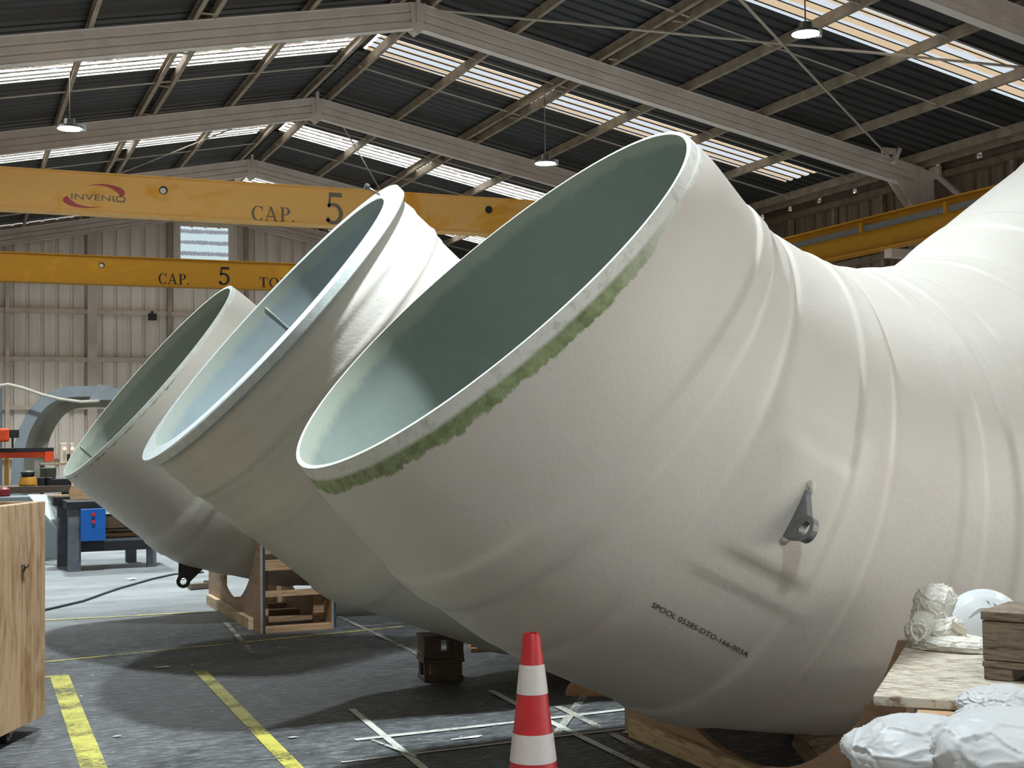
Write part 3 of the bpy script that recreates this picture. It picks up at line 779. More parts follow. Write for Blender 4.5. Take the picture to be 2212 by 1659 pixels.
def lug(s, ss, ph, name, mat, parent, plane='ring', size=.17, out=.15, th=.028, hole=.03, nose=.055, skew=0, rootw=None):
    """eye plate standing on the shell: 'ring' = in the cross-section plane, 'axial' = in the axis plane"""
    p, n = s.pos(ss, ph); e = .01
    q = s.pos(ss, ph+.05)[0]-s.pos(ss, ph-.05)[0]; a = s.pos(ss+.03, ph)[0]-s.pos(ss-.03, ph)[0]
    u = q if plane == 'ring' else a
    u = u-n*(u@n); u /= np.linalg.norm(u); wv = np.cross(u, n)
    c = p+n*out+u*skew
    outl = [p+u*size/2-n*e]
    hv = []
    # outline: root end, tangent up to the rounded nose, down to the other root end
    arcp = [c+nose*(math.cos(x)*u+math.sin(x)*n) for x in np.linspace(-.35, PI+.35, 18)]
    outl = [p+u*size/2-n*.03]+arcp+[p-u*size/2-n*.03]
    holep = [c+hole*(math.cos(x)*u+math.sin(x)*n) for x in np.linspace(0, 2*PI, 20, endpoint=False)]
    bm = bmesh.new()
    def loop(pts): 
        vs = [bm.verts.new(x) for x in pts]; return [bm.edges.new((vs[i], vs[(i+1) % len(vs)])) for i in range(len(vs))]
    e1 = loop([x-wv*th/2 for x in outl]); e2 = loop([x-wv*th/2 for x in holep])
    r_ = bmesh.ops.triangle_fill(bm, edges=e1+e2, use_beauty=True)
    fs = [g for g in r_['geom'] if isinstance(g, bmesh.types.BMFace)]
    ex = bmesh.ops.extrude_face_region(bm, geom=fs)
    bmesh.ops.translate(bm, verts=[g for g in ex['geom'] if isinstance(g, bmesh.types.BMVert)], vec=Vector(wv*th))
    bmesh.ops.recalc_face_normals(bm, faces=bm.faces)
    me = bpy.data.meshes.new(name); bm.to_mesh(me); bm.free(); me.materials.append(M[mat])
    o = bpy.data.objects.new(name, me); COL.objects.link(o); put(o, parent)
    bv = o.modifiers.new('b', 'BEVEL'); bv.width = .003; bv.limit_method = 'ANGLE'
    return o, p, n, u, wv

# near spool
K = .767158
O1 = (2.17287, 5.37, 2.24124)
th1 = [.8190394, .62885129, .44541143, .16168149, .07288283, -.15006143, -.573342, -.62]
L1 = [.57418899, .31667622, .60202537, .45750237, .34252296, .87270818, 1.9, .5]
ya1 = [.04382329, .0198, .0079, .0022, .0341, .0466, .0429, .0429]
NPH = 288
s1 = Spool(O1, th1, L1, ya1, 1.1, .0223, .014, 4)
t1 = thing('pipe_spool', (3.5, 5.37, 0), 'huge white laminated pipe spool in front, its wide mouth tilted to upper left', 'pipe', 'white pipe spools')
s1.wave(.004, 3)
J = s1.joint
for k_, (jj, h, w_) in enumerate(((J[0]+.02, .012, .07), (J[2]-.03, .012, .10), (J[3]+.05, .006, .06), (J[4]+.05, .012, .12), (J[5]-.05, .012, .09), (J[5]+.5, .010, .08), (J[6]-.2, .01, .08))):
    s1.band_at(jj, w_, h)
li, lj = s1.find(1712, 1105)
s1.groove(J[1]+.01, .020, .008); s1.groove(J[2]+.07, .012, .005)
s1.pad(li, lj, .22, .37, .012, .012); s1.pad(li, lj, .16, .24, .024, .010)
s1.build(t1, 'pipe_near', 'liner_near', .02)
o, p_, n_, u_, w_ = lug(s1, s1.S[li], s1.ph[lj], 'lifting_lug', 'galv', t1, 'ring', .24, .10, .03, .027, .052, -.045)
o['label'] = 'grey steel eye plate'
for sg in (-1, 1):
    mb = MB(); pp = p_+u_*sg*.12
    mb.tube([pp-n_*.01, pp+n_*.012-u_*sg*.012, pp+n_*.03-u_*sg*.035], [.020, .013, .004], 8); mb.build('filler_fillet', 'filler', t1, True)
# stencil SPOOL 05285-DTO-166-003A lying along the axis on the lower side
i0, j0 = s1.find(1410, 1306); i1, j1 = s1.find(1617, 1422)
v_, f_ = text_mesh('SPOOL 05285-DTO-166-003A', 1.0, 1, 4); v_[:, 0] -= v_[:, 0].min(); wmax = v_[:, 0].max()
A = (s1.S[i0], s1.ph[j0]); B = (s1.S[i1], s1.ph[j1]); dph = B[1]-A[1]
if abs(dph) > PI: dph -= math.copysign(2*PI, dph)
# lean of the letters: their uprights run square to the line of text as seen on the shell
def _lean():
    best = (9, 0)
    q0 = project(s1.pos(*A)[0]); qb = project(s1.pos(A[0]+.05, A[1]+dph*.05/max(1e-6, B[0]-A[0]))[0])-q0; qb /= np.linalg.norm(qb)
    for k in np.linspace(-1.5, 1.5, 61):
        a_ = project(s1.pos(A[0]-k*.034, A[1]+sgn*.034/1.1)[0])-q0; a_ /= np.linalg.norm(a_)
        c = abs(a_@qb)
        if c < best[0]: best = (c, k)
    return best[1]*.75
pts = []
_q0, _ = s1.pos(A[0], A[1]); _q1, _ = s1.pos(A[0], A[1]+.03)
sgn = 1 if project(_q1)[1] < project(_q0)[1] else -1
shk = _lean()
for p in v_:
    q = p[0]/wmax; pts.append(s1.pos(A[0]+(B[0]-A[0])*q-shk*p[1]*.026/.72, A[1]+dph*q+sgn*p[1]*.026/1.1/.72, .0025)[0])
bmx = MB().add(pts, f_); o = bmx.build('stencil_lettering', 'black_ink', t1); o['label'] = 'black stencilled spool number'

# middle spool with flange
NPH = 192
O2 = np.array((1.830, 8.13, 2.365)); al2 = .7163
th2 = [al2, al2-.02, .36, .12, 0]; L2 = [.72, .50, .85, .7, 3.0]
s2 = Spool(O2, th2, L2, [.007]*5, 1.06, .03)
t2 = thing('pipe_spool', (3.0, 8.13, 0), 'white pipe spool with a pale flanged mouth, standing between the other two', 'pipe', 'white pipe spools')
s2.wave(.004, 7)
for jj, h, w_ in ((.10, .012, .10), (.22, .018, .16), (.40, .008, .05), (J[0]+.12, .010, .06), (s2.joint[1]+.02, .014, .10), (s2.joint[2], .01, .08)): s2.band_at(jj, w_, h)
s2.build(t2, 'pipe_mid', 'liner_mid', .03)
d0 = s2.ds[0]; side = np.cross(d0, (0, 0, 1)); side /= np.linalg.norm(side); up2 = np.cross(side, d0)
def ringpts(c, r_, n=NPH): return [c+r_*(math.cos(a)*side+math.sin(a)*up2) for a in np.linspace(0, 2*PI, n, endpoint=False)]
secs = [(1.035, -.002), (1.145, -.002), (1.155, .006), (1.155, .052), (1.145, .060), (1.06, .060)]
vs = []; fs = []
for k_, (r_, s_) in enumerate(secs): vs += ringpts(O2+d0*s_, r_)
for k_ in range(len(secs)-1): fs += [(k_*NPH+j, k_*NPH+(j+1) % NPH, (k_+1)*NPH+(j+1) % NPH, (k_+1)*NPH+j) for j in range(NPH)]
o = MB().add(vs, fs).build('flange', 'flange', t2, True, angle=30); o['label'] = 'pale blue grey flange ring'
# seam ridge inside and bolt hooked on the flange
pA = s2.R[2, int(.43*NPH)]
ii, jj = None, None
best = 1e9
q_ = project(s2.R[:60]); d_ = ((q_-np.array([575, 662]))**2).sum(2); fr = ((s2.R[:60]-EYE)*s2.N[:60]).sum(2) > 0; d_ = np.where(fr, d_, 1e9); ii, jj = np.unravel_index(d_.argmin(), d_.shape)
mb = MB(); mb.tube([s2.R[k_, jj]-s2.N[k_, jj]*.034 for k_ in range(2, 70, 4)], .007, 6); mb.build('inner_seam', 'liner_mid', t2, True)
tp = O2+up2*1.15-d0*.0
pb = at(792, 403, 'Y', tp[1]-.1); pc = at(822, 418, 'Y', tp[1]-.1)
tb = thing('hanging_bolt', tuple(pc), 'long bolt sticking up out of the top of the pale flange', 'bolt')
MB().tube([pb, pc+np.array((.05, 0, -.04))], .008, 8).build('shank', 'zinc', tb, True)
dv = (pc-pb)/np.linalg.norm(pc-pb); MB().tube([pb-dv*.012, pb+dv*.012], .022, 6).build('bolt_head', 'zinc', tb)

# far spool
O3 = np.array((1.620, 12.02, 2.178))
th3 = [.6952, .6952, .25, .07, 0]; L3 = [.70, .28, .62, .6, 3.2]
s3 = Spool(O3, th3, L3, [.0533, .05, .03, 0, 0], 1.1, .012)
t3 = thing('pipe_spool', (3.0, 12.02, 0), 'smallest looking white pipe spool, farthest back with a narrow dark mouth', 'pipe', 'white pipe spools')
s3.wave(.004, 11)
for jj, h, w_ in ((s3.joint[1]-.12, .016, .05), (s3.joint[1]+.25, .010, .05), (s3.joint[2], .012, .08)): s3.band_at(jj, w_, h)
s3.build(t3, 'pipe_far', 'liner_far')
i3, j3 = s3.find(400, 1240)
o, p_, n_, u_, w_ = lug(s3, s3.S[i3]+.02, (s3.ph[j3]), 'lifting_lug', 'lug_dark', t3, 'axial', .24, .14, .03, .03, .06, 0)
o['label'] = 'dark eye plate with a round hole'
q_ = project(s3.R[:60]); d_ = ((q_-np.array([190, 988]))**2).sum(2); fr = ((s3.R[:60]-EYE)*s3.N[:60]).sum(2) > 0; d_ = np.where(fr, d_, 1e9); ii, jj = np.unravel_index(d_.argmin(), d_.shape)
MB().tube([s3.R[k_, jj]-s3.N[k_, jj]*.034 for k_ in range(1, 60, 4)], .006, 6).build('inner_seam', 'liner_far', t3, True)
print('lug phi', s1.ph[lj], 'lowphi', s1.ph[s1.find(700, 1030)[1]], 'topphi', s1.ph[s1.find(1480, 330)[1]])

# ------------------------------------------------------------ cradles
def cradle(x0, x1, yc, zc, rs, label, front_planks, ht=.79, hw=1.20, toe=True, blue=True, bearers=True):
    t = thing('pipe_cradle', ((x0+x1)/2, yc, 0), label, 'cradle', 'timber pipe cradles')
    th = .018*2
    for xp in (x0, x1):
        # plate with a circular cut-out
        a = math.asin(min(1, (zc-ht)/rs)); n = 40; pts = []
        yl = yc-math.sqrt(rs*rs-(zc-ht)**2)
        arcp = [(yc-rs*math.cos(q), zc-rs*math.sin(q)) for q in np.linspace(a, PI-a, n)]
        outl = [(yc-hw, 0), (yc+hw, 0), (yc+hw, ht)]+arcp[::-1]+[(yc-hw, ht)]
        bm = bmesh.new(); vv = [bm.verts.new((xp-th/2, y, max(z, .0))) for y, z in outl]
        bm.edges.ensure_lookup_table(); ed = [bm.edges.new((vv[i], vv[(i+1) % len(vv)])) for i in range(len(vv))]
        r_ = bmesh.ops.triangle_fill(bm, edges=ed, use_beauty=True); fs = [g for g in r_['geom'] if isinstance(g, bmesh.types.BMFace)]
        ex = bmesh.ops.extrude_face_region(bm, geom=fs); bmesh.ops.translate(bm, verts=[g for g in ex['geom'] if isinstance(g, bmesh.types.BMVert)], vec=(th, 0, 0))
        bmesh.ops.recalc_face_normals(bm, faces=bm.faces)
        me = bpy.data.meshes.new('saddle_plate'); bm.to_mesh(me); bm.free(); me.materials.append(M['ply']); o = bpy.data.objects.new('saddle_plate', me); COL.objects.link(o); put(o, t)
        if blue:
            MB().b2((xp-th/2+.02, yc-hw-.006, 0), (xp+th/2+.004, yc-hw, ht)).build('painted_edge', 'blue_edge', t)
    for (z, dz, mt) in front_planks:
        MB().b2((x0+th/2, yc-hw+.0, z), (x1-th/2, yc-hw+.09, z+dz)).build('cross_plank', mt, t, bevel=.003)
        MB().b2((x0+th/2, yc+hw-.09, z), (x1-th/2, yc+hw, z+dz)).build('cross_plank', mt, t, bevel=.003)
    for y in ((yc-.5, yc, yc+.5) if bearers else ()):
        MB().b2((x0+th/2, y-.045, .0), (x1-th/2, y+.045, .045)).build('base_bearer', 'pine', t, bevel=.003)
    for sy in (-1, 1):
        for y in (yc+sy*(hw-.28),):
            MB().b2((x0+th/2, y-.02, 0), (x0+th/2+.09, y+.02, .5)).build('stud', 'pine', t)
            MB().b2((x1-th/2-.09, y-.02, 0), (x1-th/2, y+.02, .36)).build('stud', 'pine', t)
    if toe:
        MB().b2((x0-th/2-.045, yc-hw+.28, 0), (x0-th/2, yc+hw-.12, .10)).build('toe_board', 'pine_y', t, bevel=.004)
    return t
cr3 = cradle(2.42, 3.03, 12.26, 1.44, 1.27, 'open timber cradle with blue edges under the farthest spool', [(.0, .05, 'pine'), (.30, .045, 'pine'), (.52, .09, 'pine'), (.66, .06, 'pine')])
# slanting side planks: shallow strips seen between the plates
cr1 = cradle(3.41, 4.35, 5.29, 1.33, 1.24, 'brown plywood saddle cradle carrying the front spool', [(.0, .09, 'pine'), (.35, .045, 'pine'), (.6, .045, 'pine')], .80, 1.16, blue=False, bearers=False)
cr2 = cradle(4.0, 4.7, 8.13, 1.36, 1.2, 'timber cradle under the middle spool, hidden behind the front one', [(.0, .09, 'pine'), (.35, .045, 'pine')], .5, 1.15, blue=False)
# wedge block jammed between saddle and pipe
p = at(1800, 1618, 'X', 3.78)
tw = MB(); tw.box((3.78, p[1], p[2]), (.30, .22, .10), M3=[[1, 0, 0], [0, .86, -.5], [0, .5, .86]])
tag(tw.build('timber_wedge', 'grey_wood', bevel=.004, loc=(3.7, 4.72, .34)), 'rough square timber block jammed in the saddle under the front spool', 'wood block')

# ------------------------------------------------------------ floor markings
STZ = [.002]
def stripe(pts, wd_, mat, label, name='floor_marking', cat='floor marking'):
    mb = MB(); STZ[0] += .0006; zz = STZ[0]; P = [np.array(p, float) for p in pts]
    for a, b in zip(P[:-1], P[1:]):
        d = b-a; n = np.array((-d[1], d[0]))/np.linalg.norm(d)*wd_/2
        mb.add([(*(a+n), zz), (*(a-n), zz), (*(b-n), zz), (*(b+n), zz)], [(0, 1, 2, 3)])
    m_ = (P[0]+P[-1])/2
    return tag(mb.build(name, mat, loc=(m_[0], m_[1], .003)), label, cat)
stripe([(.71, 9.75), (.66, 6.6), (.62, 4.0)], .125, 'yellow_paint', 'broad worn yellow floor line running towards the camera beside the wooden crate')
stripe([(.75, 9.74), (-1.6, 9.55)], .06, 'yellow_paint', 'short yellow line end showing behind the wooden crate, joining the broad one')
stripe([(.2, 10.33), (2.7, 10.74), (3.6, 10.9)], .055, 'yellow_faint', 'thin yellow floor line crossing in front of the far cradle')
stripe([(1.63, 9.5), (1.565, 6.47), (1.5, 5.0)], .085, 'yellow_paint', 'worn yellow floor line running out of the big shadow towards the camera')
stripe([(.3, 12.9), (2.4, 12.72)], .07, 'yellow_faint', 'faint pale yellow floor line farthest back, left of the cradle')
stripe([(2.215, 7.70), (2.13, 6.1), (2.1, 5.3)], .042, 'white_tape', 'white tape line slanting down left of the traffic cone')
stripe([(2.0, 6.90), (3.0, 6.92), (4.4, 6.98)], .05, 'white_tape', 'white tape line crossing behind the traffic cone')
stripe([(1.8, 6.45), (3.6, 6.50)], .022, 'white_tape', 'thin white line crossing just below the broader white cross line')
stripe([(3.62, 7.42), (2.98, 6.48)], .05, 'white_faint', 'short white tape piece slanting the other way right of the cone')
stripe([(3.17, 7.85), (3.12, 6.8), (3.08, 5.0)], .045, 'white_tape', 'white tape line right of the cone, running to the saddle cradle')
stripe([(3.34, 7.2), (3.3, 6.5), (3.22, 5.6)], .05, 'white_faint', 'worn white tape line beside the one right of the cone')
stripe([(2.28, 12.08), (2.12, 10.07)], .045, 'white_faint', 'faded white tape line in front of the far cradle')
stripe([(3.27, 11.8), (3.22, 9.3)], .045, 'white_faint', 'faded white tape line right of the far cradle')
stripe([(2.9, 11.0), (4.6, 11.15)], .03, 'white_faint', 'thin white cross line behind the dark wood blocks')
stripe([(2.08, 6.84), (2.17, 6.38)], .02, 'white_tape', 'thin short white line beside the slanting tape line')

# scraps on the floor
k_ = 0
for (u, v, lab) in ((390, 1252, 'flat white paper scrap on the floor left of the far spool lug'), (285, 1252, 'small white scrap on the floor under the blue box bench')):
    p = at(u, v, 'Z', 0); a = rng.uniform(0, 3); 
    mb = MB(); n = 9; mb.add([(p[0]+.07*rng.uniform(.5, 1)*math.cos(q), p[1]+.12*rng.uniform(.5, 1)*math.sin(q), .004+.012*rng.random()) for q in np.linspace(0, 2*PI, n, endpoint=False)], [tuple(range(n))])
    tag(mb.build('paper_scrap', 'paper', loc=(p[0], p[1], 0)), lab, 'scrap')
for (u, v, lab, ww) in ((1010, 1596, 'thin white tape offcut on the floor left of the cone', .11), (252, 1593, 'small white chip on the floor near the broad yellow line', .03), (632, 1595, 'small white chip on the floor right of the second yellow line', .04), (1360, 1583, 'white scrap beside the end of the saddle plate', .05), (352, 1443, 'pale scrap lying in the big floor shadow', .07)):
    p = at(u, v, 'Z', 0); mb = MB(); n = 7
    mb.add([(p[0]+ww*rng.uniform(.7, 1)*math.cos(q), p[1]+.02*rng.uniform(.5, 1)*math.sin(q), .005+.006*rng.random()) for q in np.linspace(0, 2*PI, n, endpoint=False)], [tuple(range(n))])
    tag(mb.build('floor_scrap', 'paper', loc=(p[0], p[1], 0)), lab, 'scrap')
# cable along the floor
P = [at(u, v, 'Z', .012) for u, v in ((60, 1325), (103, 1316), (180, 1298), (230, 1280), (260, 1270), (330, 1250), (376, 1240), (440, 1236))]
tag(MB().tube(P, .012, 6).build('floor_cable', 'cable', loc=(1.5, 14, 0), smooth=True), 'dark cable lying across the pale floor behind the wooden crate', 'cable')

# ------------------------------------------------------------ traffic cone
cx_, cy_ = None, None
_d = 4.72
q = (np.array([(1148-CX)/FPX*_d, (1367-CY)/FPX*_d, _d])) @ RC + EYE
cx_, cy_, ct = q
tc_ = thing('traffic_cone', (cx_, cy_, 0), 'red and white banded traffic cone standing in front of the pipe spools', 'traffic cone')
HT = ct; r_top, r_bot = .030, .030+.113*HT*1.02
def cr_(z): return r_top+(r_bot-r_top)*(1-z/HT)
def coneband(z0, z1, mat, nm, off=0):
    return MB().lathe([(cr_(z0)+off, z0), (cr_((z0+z1)/2)+off, (z0+z1)/2), (cr_(z1)+off, z1)], (cx_, cy_, 0), 48, cap=False).build(nm, mat, tc_, True)
M['cone_red'] = mat_plain('cone_red', srgb(196, 36, 44), .4, 0, .14, 12, .1)
M['cone_white'] = mat_plain('reflective_white', srgb(222, 214, 210), .4, 0, .08, 10)
MB().lathe([(cr_(.03), .03), (cr_(HT-.008), HT-.008), (r_top-.004, HT), (r_top-.012, HT-.002), (r_top-.014, HT-.03), (cr_(.05)-.006, .05)], (cx_, cy_, 0), 48, cap=False).build('cone_body', 'cone_red', tc_, True, angle=50)
pxm = FPX/_d
for (v0, v1) in ((1495, 1433), (1638, 1578)):
    o = coneband(HT-(v0-1367)/pxm, HT-(v1-1367)/pxm, 'cone_white', 'reflective_collar', .0022); o['label'] = 'white reflective collar'
MB().b2((cx_-.2, cy_-.2, 0), (cx_+.2, cy_+.2, .03)).build('base', 'rubber', tc_, bevel=.012)

# ------------------------------------------------------------ wooden block stack
def dunnage(c, rz_, w, d, h, openings, label, mat='dark_wood'):
    """hollow timber block: top and bottom boards with short posts between"""
    t = thing('wood_block', (c[0], c[1], c[2]), label, 'wood block')
    tb_ = .028
    MB().box((c[0], c[1], c[2]+tb_/2), (w, d, tb_), rz_).build('bottom_board', mat, t, bevel=.003)
    MB().box((c[0], c[1], c[2]+h-tb_/2), (w+.008, d+.008, tb_), rz_).build('top_board', mat, t, bevel=.003)
    cr, sr = math.cos(rz_), math.sin(rz_)
    for (ux, uy, sx, sy) in openings:
        MB().box((c[0]+ux*cr-uy*sr, c[1]+ux*sr+uy*cr, c[2]+h/2), (sx, sy, h-2*tb_), rz_).build('post', mat, t, bevel=.003)
    return t
bc = ((2.89+3.16)/2+.02, 8.43, 0); ang = -.12
dunnage((bc[0], bc[1], 0), ang, .27, .22, .148, [(.035, 0, .18, .21), (-.115, .07, .03, .06), (-.115, -.085, .035, .03)], 'hollow dark wood block on the floor, lower one of the stack of two')
dunnage((bc[0], bc[1]+.0, .149), ang, .275, .22, .15, [(-.075, 0, .115, .21), (.10, 0, .07, .21)], 'hollow dark wood block with a square hole, upper one of the stack of two')
# timber offcuts further back
def offcut(u, v, w, d, rot, label, tri=True):
    p = at(u, v, 'Z', 0); t = thing('timber_offcut', (p[0], p[1], 0), label, 'wood offcut')
    MB().box((p[0], p[1], .014), (w, d, .028), rot).build('board', 'pine', t, bevel=.002)
    if tri:
        c, s_ = math.cos(rot), math.sin(rot)
        poly = [(p[0]-w*.5*c, p[1]-w*.5*s_, .028), (p[0]+w*.2*c, p[1]+w*.2*s_, .028), (p[0]-w*.3*c, p[1]-w*.3*s_, .11)]
        n = np.array((-s_, c, 0))*.05; MB().prism(poly, (0, 0, 0), n).build('wedge', 'pine', t)
offcut(1275, 1498, .30, .16, -.5, 'pale timber offcut with a wedge on the floor, just right of the cone')
offcut(1062, 1404, .34, .14, -.2, 'pale timber offcut on the floor right of the dark wood blocks')
# stray timber under the far spool
p = at(440, 1272, 'Z', 0)
tag(MB().box((p[0], p[1], .04), (.34, .10, .06), .25).box((p[0]+.1, p[1], .075), (.2, .06, .03), -.3).build('timber_offcut', 'grey_wood', loc=(p[0], p[1], 0), bevel=.004), 'dark timber scrap on the floor beside the lug of the farthest spool', 'wood offcut')

# ------------------------------------------------------------ wooden crate on castors (left edge)
az = math.radians(27.5); fd = np.array((math.sin(az), math.cos(az), 0)); nd = np.array((-math.cos(az), math.sin(az), 0))
_d = 7.47
ec = (np.array([(98-CX)/FPX*_d, (1545-CY)/FPX*_d, _d])) @ RC + EYE
zb = ec[2]; ztp = 1.6-(1079-958)/FPX*_d
t = thing('rolling_crate', (ec[0]-.4, ec[1]-.3, 0), 'tall wooden crate on castors cut off by the left edge of the photo', 'crate')
def cpt(a_, b_, z): return np.array((ec[0], ec[1], 0))-fd*a_+nd*b_+np.array((0, 0, z))
Lc, Dc = 1.5, .9
def plank(a0, a1, b0, b1, z0, z1, nm, mat='crate'):
    P = [cpt(a0, b0, z0), cpt(a1, b0, z0), cpt(a1, b1, z0), cpt(a0, b1, z0)]
    return MB().prism(P, (0, 0, 0), (0, 0, z1-z0)).build(nm, mat, t, bevel=.003)
# face boards: a widths along the face
edges = [0, .19, .345, .75, 1.1, Lc]
edges[1] = .29; edges[2] = .60; edges = [0, .10]+edges[1:]
for i in range(len(edges)-1): plank(edges[i]+.003, edges[i+1]-.003, 0, .022, zb, ztp-.001*i, 'side_board')
for i in range(4): plank(0, .022, .022+i*(Dc-.022)/4+.001, .022+(i+1)*(Dc-.022)/4-.001, zb, ztp, 'end_board')
for i in range(4): plank(Lc-.022, Lc, .022+i*(Dc-.022)/4, .022+(i+1)*(Dc-.022)/4, zb, ztp, 'end_board')
plank(.022, Lc-.022, Dc-.022, Dc, zb, ztp, 'back_panel')
plank(.03, Lc-.03, .024, Dc-.024, zb+.002, zb+.03, 'floor_panel')
plank(.024, Lc-.024, .022, .032, ztp-.06, ztp+.002, 'top_rail', 'crate_in')
for (a_, b_) in ((.37, .06), (.5, .75), (1.35, .12), (1.35, .75)):
    c = cpt(a_, b_, 0); R_ = .036
    cs = bpy.data.objects.new('castor', None); COL.objects.link(cs); cs.parent = t; cs.location = Vector(c)-t.location
    MB().tube([c+nd*.018+np.array((0, 0, R_)), c-nd*.018+np.array((0, 0, R_))], R_, 24).build('wheel', 'rubber', cs, True, angle=40)
    MB().tube([c+nd*.022+np.array((0, 0, R_)), c-nd*.022+np.array((0, 0, R_))], R_*.6, 20).build('wheel_hub', 'zinc', cs)
    mb = MB().box(c+np.array((0, 0, zb-.008)), (.08, .08, .012))
    for sg in (-1, 1): mb.tube([c+nd*.028*sg+np.array((0, 0, R_)), c+nd*.028*sg+np.array((0, 0, zb-.01))], .010, 6)
    mb.build('fork', 'zinc', cs)
# frayed twine knot through the board
kp = cpt(.30, -.012, 1.6-(1225-958)/FPX*7.1)
mb = MB()
for i in range(7):
    a_ = rng.uniform(-1, 1, 3)*.028; b_ = rng.uniform(-1, 1, 3)*.028
    mb.tube([kp+a_, kp+rng.uniform(-.01, .01, 3)-nd*.01, kp+b_], .004, 5)
mb.build('twine_knot', 'grey_wood', t, True)

# ------------------------------------------------------------ work platform at the right
A0 = np.array((2.61, 3.33)); uu = np.array((.7071, -.7071)); ww_ = np.array((.7071, .7071)); R45 = -PI/4
def spin(o, ang):
    o.data.transform(Matrix.Rotation(-ang, 4, 'Z') if o.parent is None else Matrix.Translation(Vector(o.location))) if o.parent is None else None
    if o.parent is not None:
        c = sum((v.co for v in o.data.vertices), Vector())/len(o.data.vertices)
        o.data.transform(Matrix.Translation(-c)); o.data.transform(Matrix.Rotation(-ang, 4, 'Z')); o.location = c
    o.rotation_euler.z = ang; return o
def loc45(u, w): return A0+uu*u+ww_*w
def board45(u0, u1, w0, w1, z0, z1, name, mat, label, cat='board', extra=None):
    c = loc45((u0+u1)/2, (w0+w1)/2); mb = MB().box((c[0], c[1], (z0+z1)/2), (u1-u0, w1-w0, z1-z0), R45)
    return tag(spin(mb.build(name, mat, bevel=.004, loc=(c[0], c[1], z0)), R45), label, cat)
# object frame keeps the board's grain along its long edge
t = thing('plank_platform', (*loc45(.5, .5), .768), 'paint spattered plank platform carrying the white helmet', 'platform')
for i, (w0, w1) in enumerate(((0, .37), (.372, .74), (.742, 1.1))):
    c = loc45(.5, (w0+w1)/2)
    spin(MB().box((c[0], c[1], .784), (1.0, w1-w0, .032), R45).build('plank', 'board', t, bevel=.004), R45)
board45(.13, 1.1, -.06, .30, .735, .766, 'loose_board', 'pine', 'clean pale board under the spattered plank platform')
board45(-.02, 1.2, -.62, -.10, .60, .632, 'lower_plank', 'grey_wood', 'weathered grey plank under the white plastic bag')
# trestle carrying them, below the frame
t = thing('timber_trestle', (*loc45(.6, .1), 0), 'timber trestle holding up the plank platform, mostly out of view', 'trestle')
for (u, w, h) in ((.35, -.5, .60), (1.0, -.5, .60), (.45, .15, .735), (1.0, .15, .735), (.95, .9, .768)):
    c = loc45(u, w); MB().box((c[0], c[1], h/2), (.09, .09, h), R45).build('post', 'grey_wood', t)
for (w, h) in ((-.5, .60), (.15, .735)):
    c = loc45(.68, w); MB().box((c[0], c[1], h-.05), (.75, .05, .09), R45).build('rail', 'grey_wood', t)
# dark hollow timber block on the platform
c = np.array(at(2124, 1468, 'Z', .8)[:2]); ba = -PI/4-.28; ub = np.array((math.cos(ba), math.sin(ba))); wb = np.array((-math.sin(ba), math.cos(ba))); cc = c+ub*.19+wb*.14
t = thing('timber_block', (cc[0], cc[1], .80), 'dark weathered timber block on the platform at the right edge, beside the helmet', 'wood block')
def bl(du, dw, z, su, sw, sz, nm):
    q = cc+ub*du+wb*dw; spin(MB().box((q[0], q[1], z), (su, sw, sz), ba).build(nm, 'grey_wood', t, bevel=.004), ba)
bl(0, 0, 1.008, .385, .29, .03, 'top_board'); bl(0, -.125, .928, .38, .03, .126, 'face_plank'); bl(0, .125, .928, .38, .03, .126, 'face_plank')
bl(0, 0, .852, .385, .28, .022, 'middle_board'); bl(-.145, 0, .8205, .09, .27, .040, 'foot_block'); bl(.15, 0, .8205, .08, .27, .040, 'foot_block')

# crumpled shapes
def crumple(center, rad, seed, name, mat, parent=None, amp=.10, sub=5, flat=None, ridges=26, loc=None, fold=.5, label=None):
    bm = bmesh.new(); bmesh.ops.create_icosphere(bm, subdivisions=sub, radius=1); r_ = np.random.default_rng(seed)
    V = np.array([v.co[:] for v in bm.verts]); N = V.copy(); d = np.zeros(len(V))
    for _ in range(ridges):
        n = r_.normal(size=3); n /= np.linalg.norm(n); o = r_.uniform(-.7, .7); x = V@n-o
        d += (np.abs(((x*r_.uniform(1.0, 3.0)+.5) % 1)-.5)-.25)*r_.uniform(.3, 1)*fold
    d /= math.sqrt(ridges); V = N*(1+amp*6*d[:, None])
    V = V*np.array(rad); V = V+np.array(center)
    if flat is not None: V[:, 2] = np.where(V[:, 2] < flat, flat+(V[:, 2]-flat)*.04, V[:, 2])
    for v, c_ in zip(bm.verts, V): v.co = c_
    me = bpy.data.meshes.new(name); bm.to_mesh(me); bm.free(); me.materials.append(M[mat])
    for p in me.polygons: p.use_smooth = True
    try: me.set_sharp_from_angle(angle=math.radians(28))
    except Exception: pass
    o = bpy.data.objects.new(name, me); COL.objects.link(o)
    if parent is not None: put(o, parent)
    else:
        l_ = loc or center; me.transform(Matrix.Translation(-Vector(l_))); o.location = l_
    return o
def ipt(u, v, d): return (np.array([(u-CX)/FPX*d, (v-CY)/FPX*d, d])) @ RC + EYE
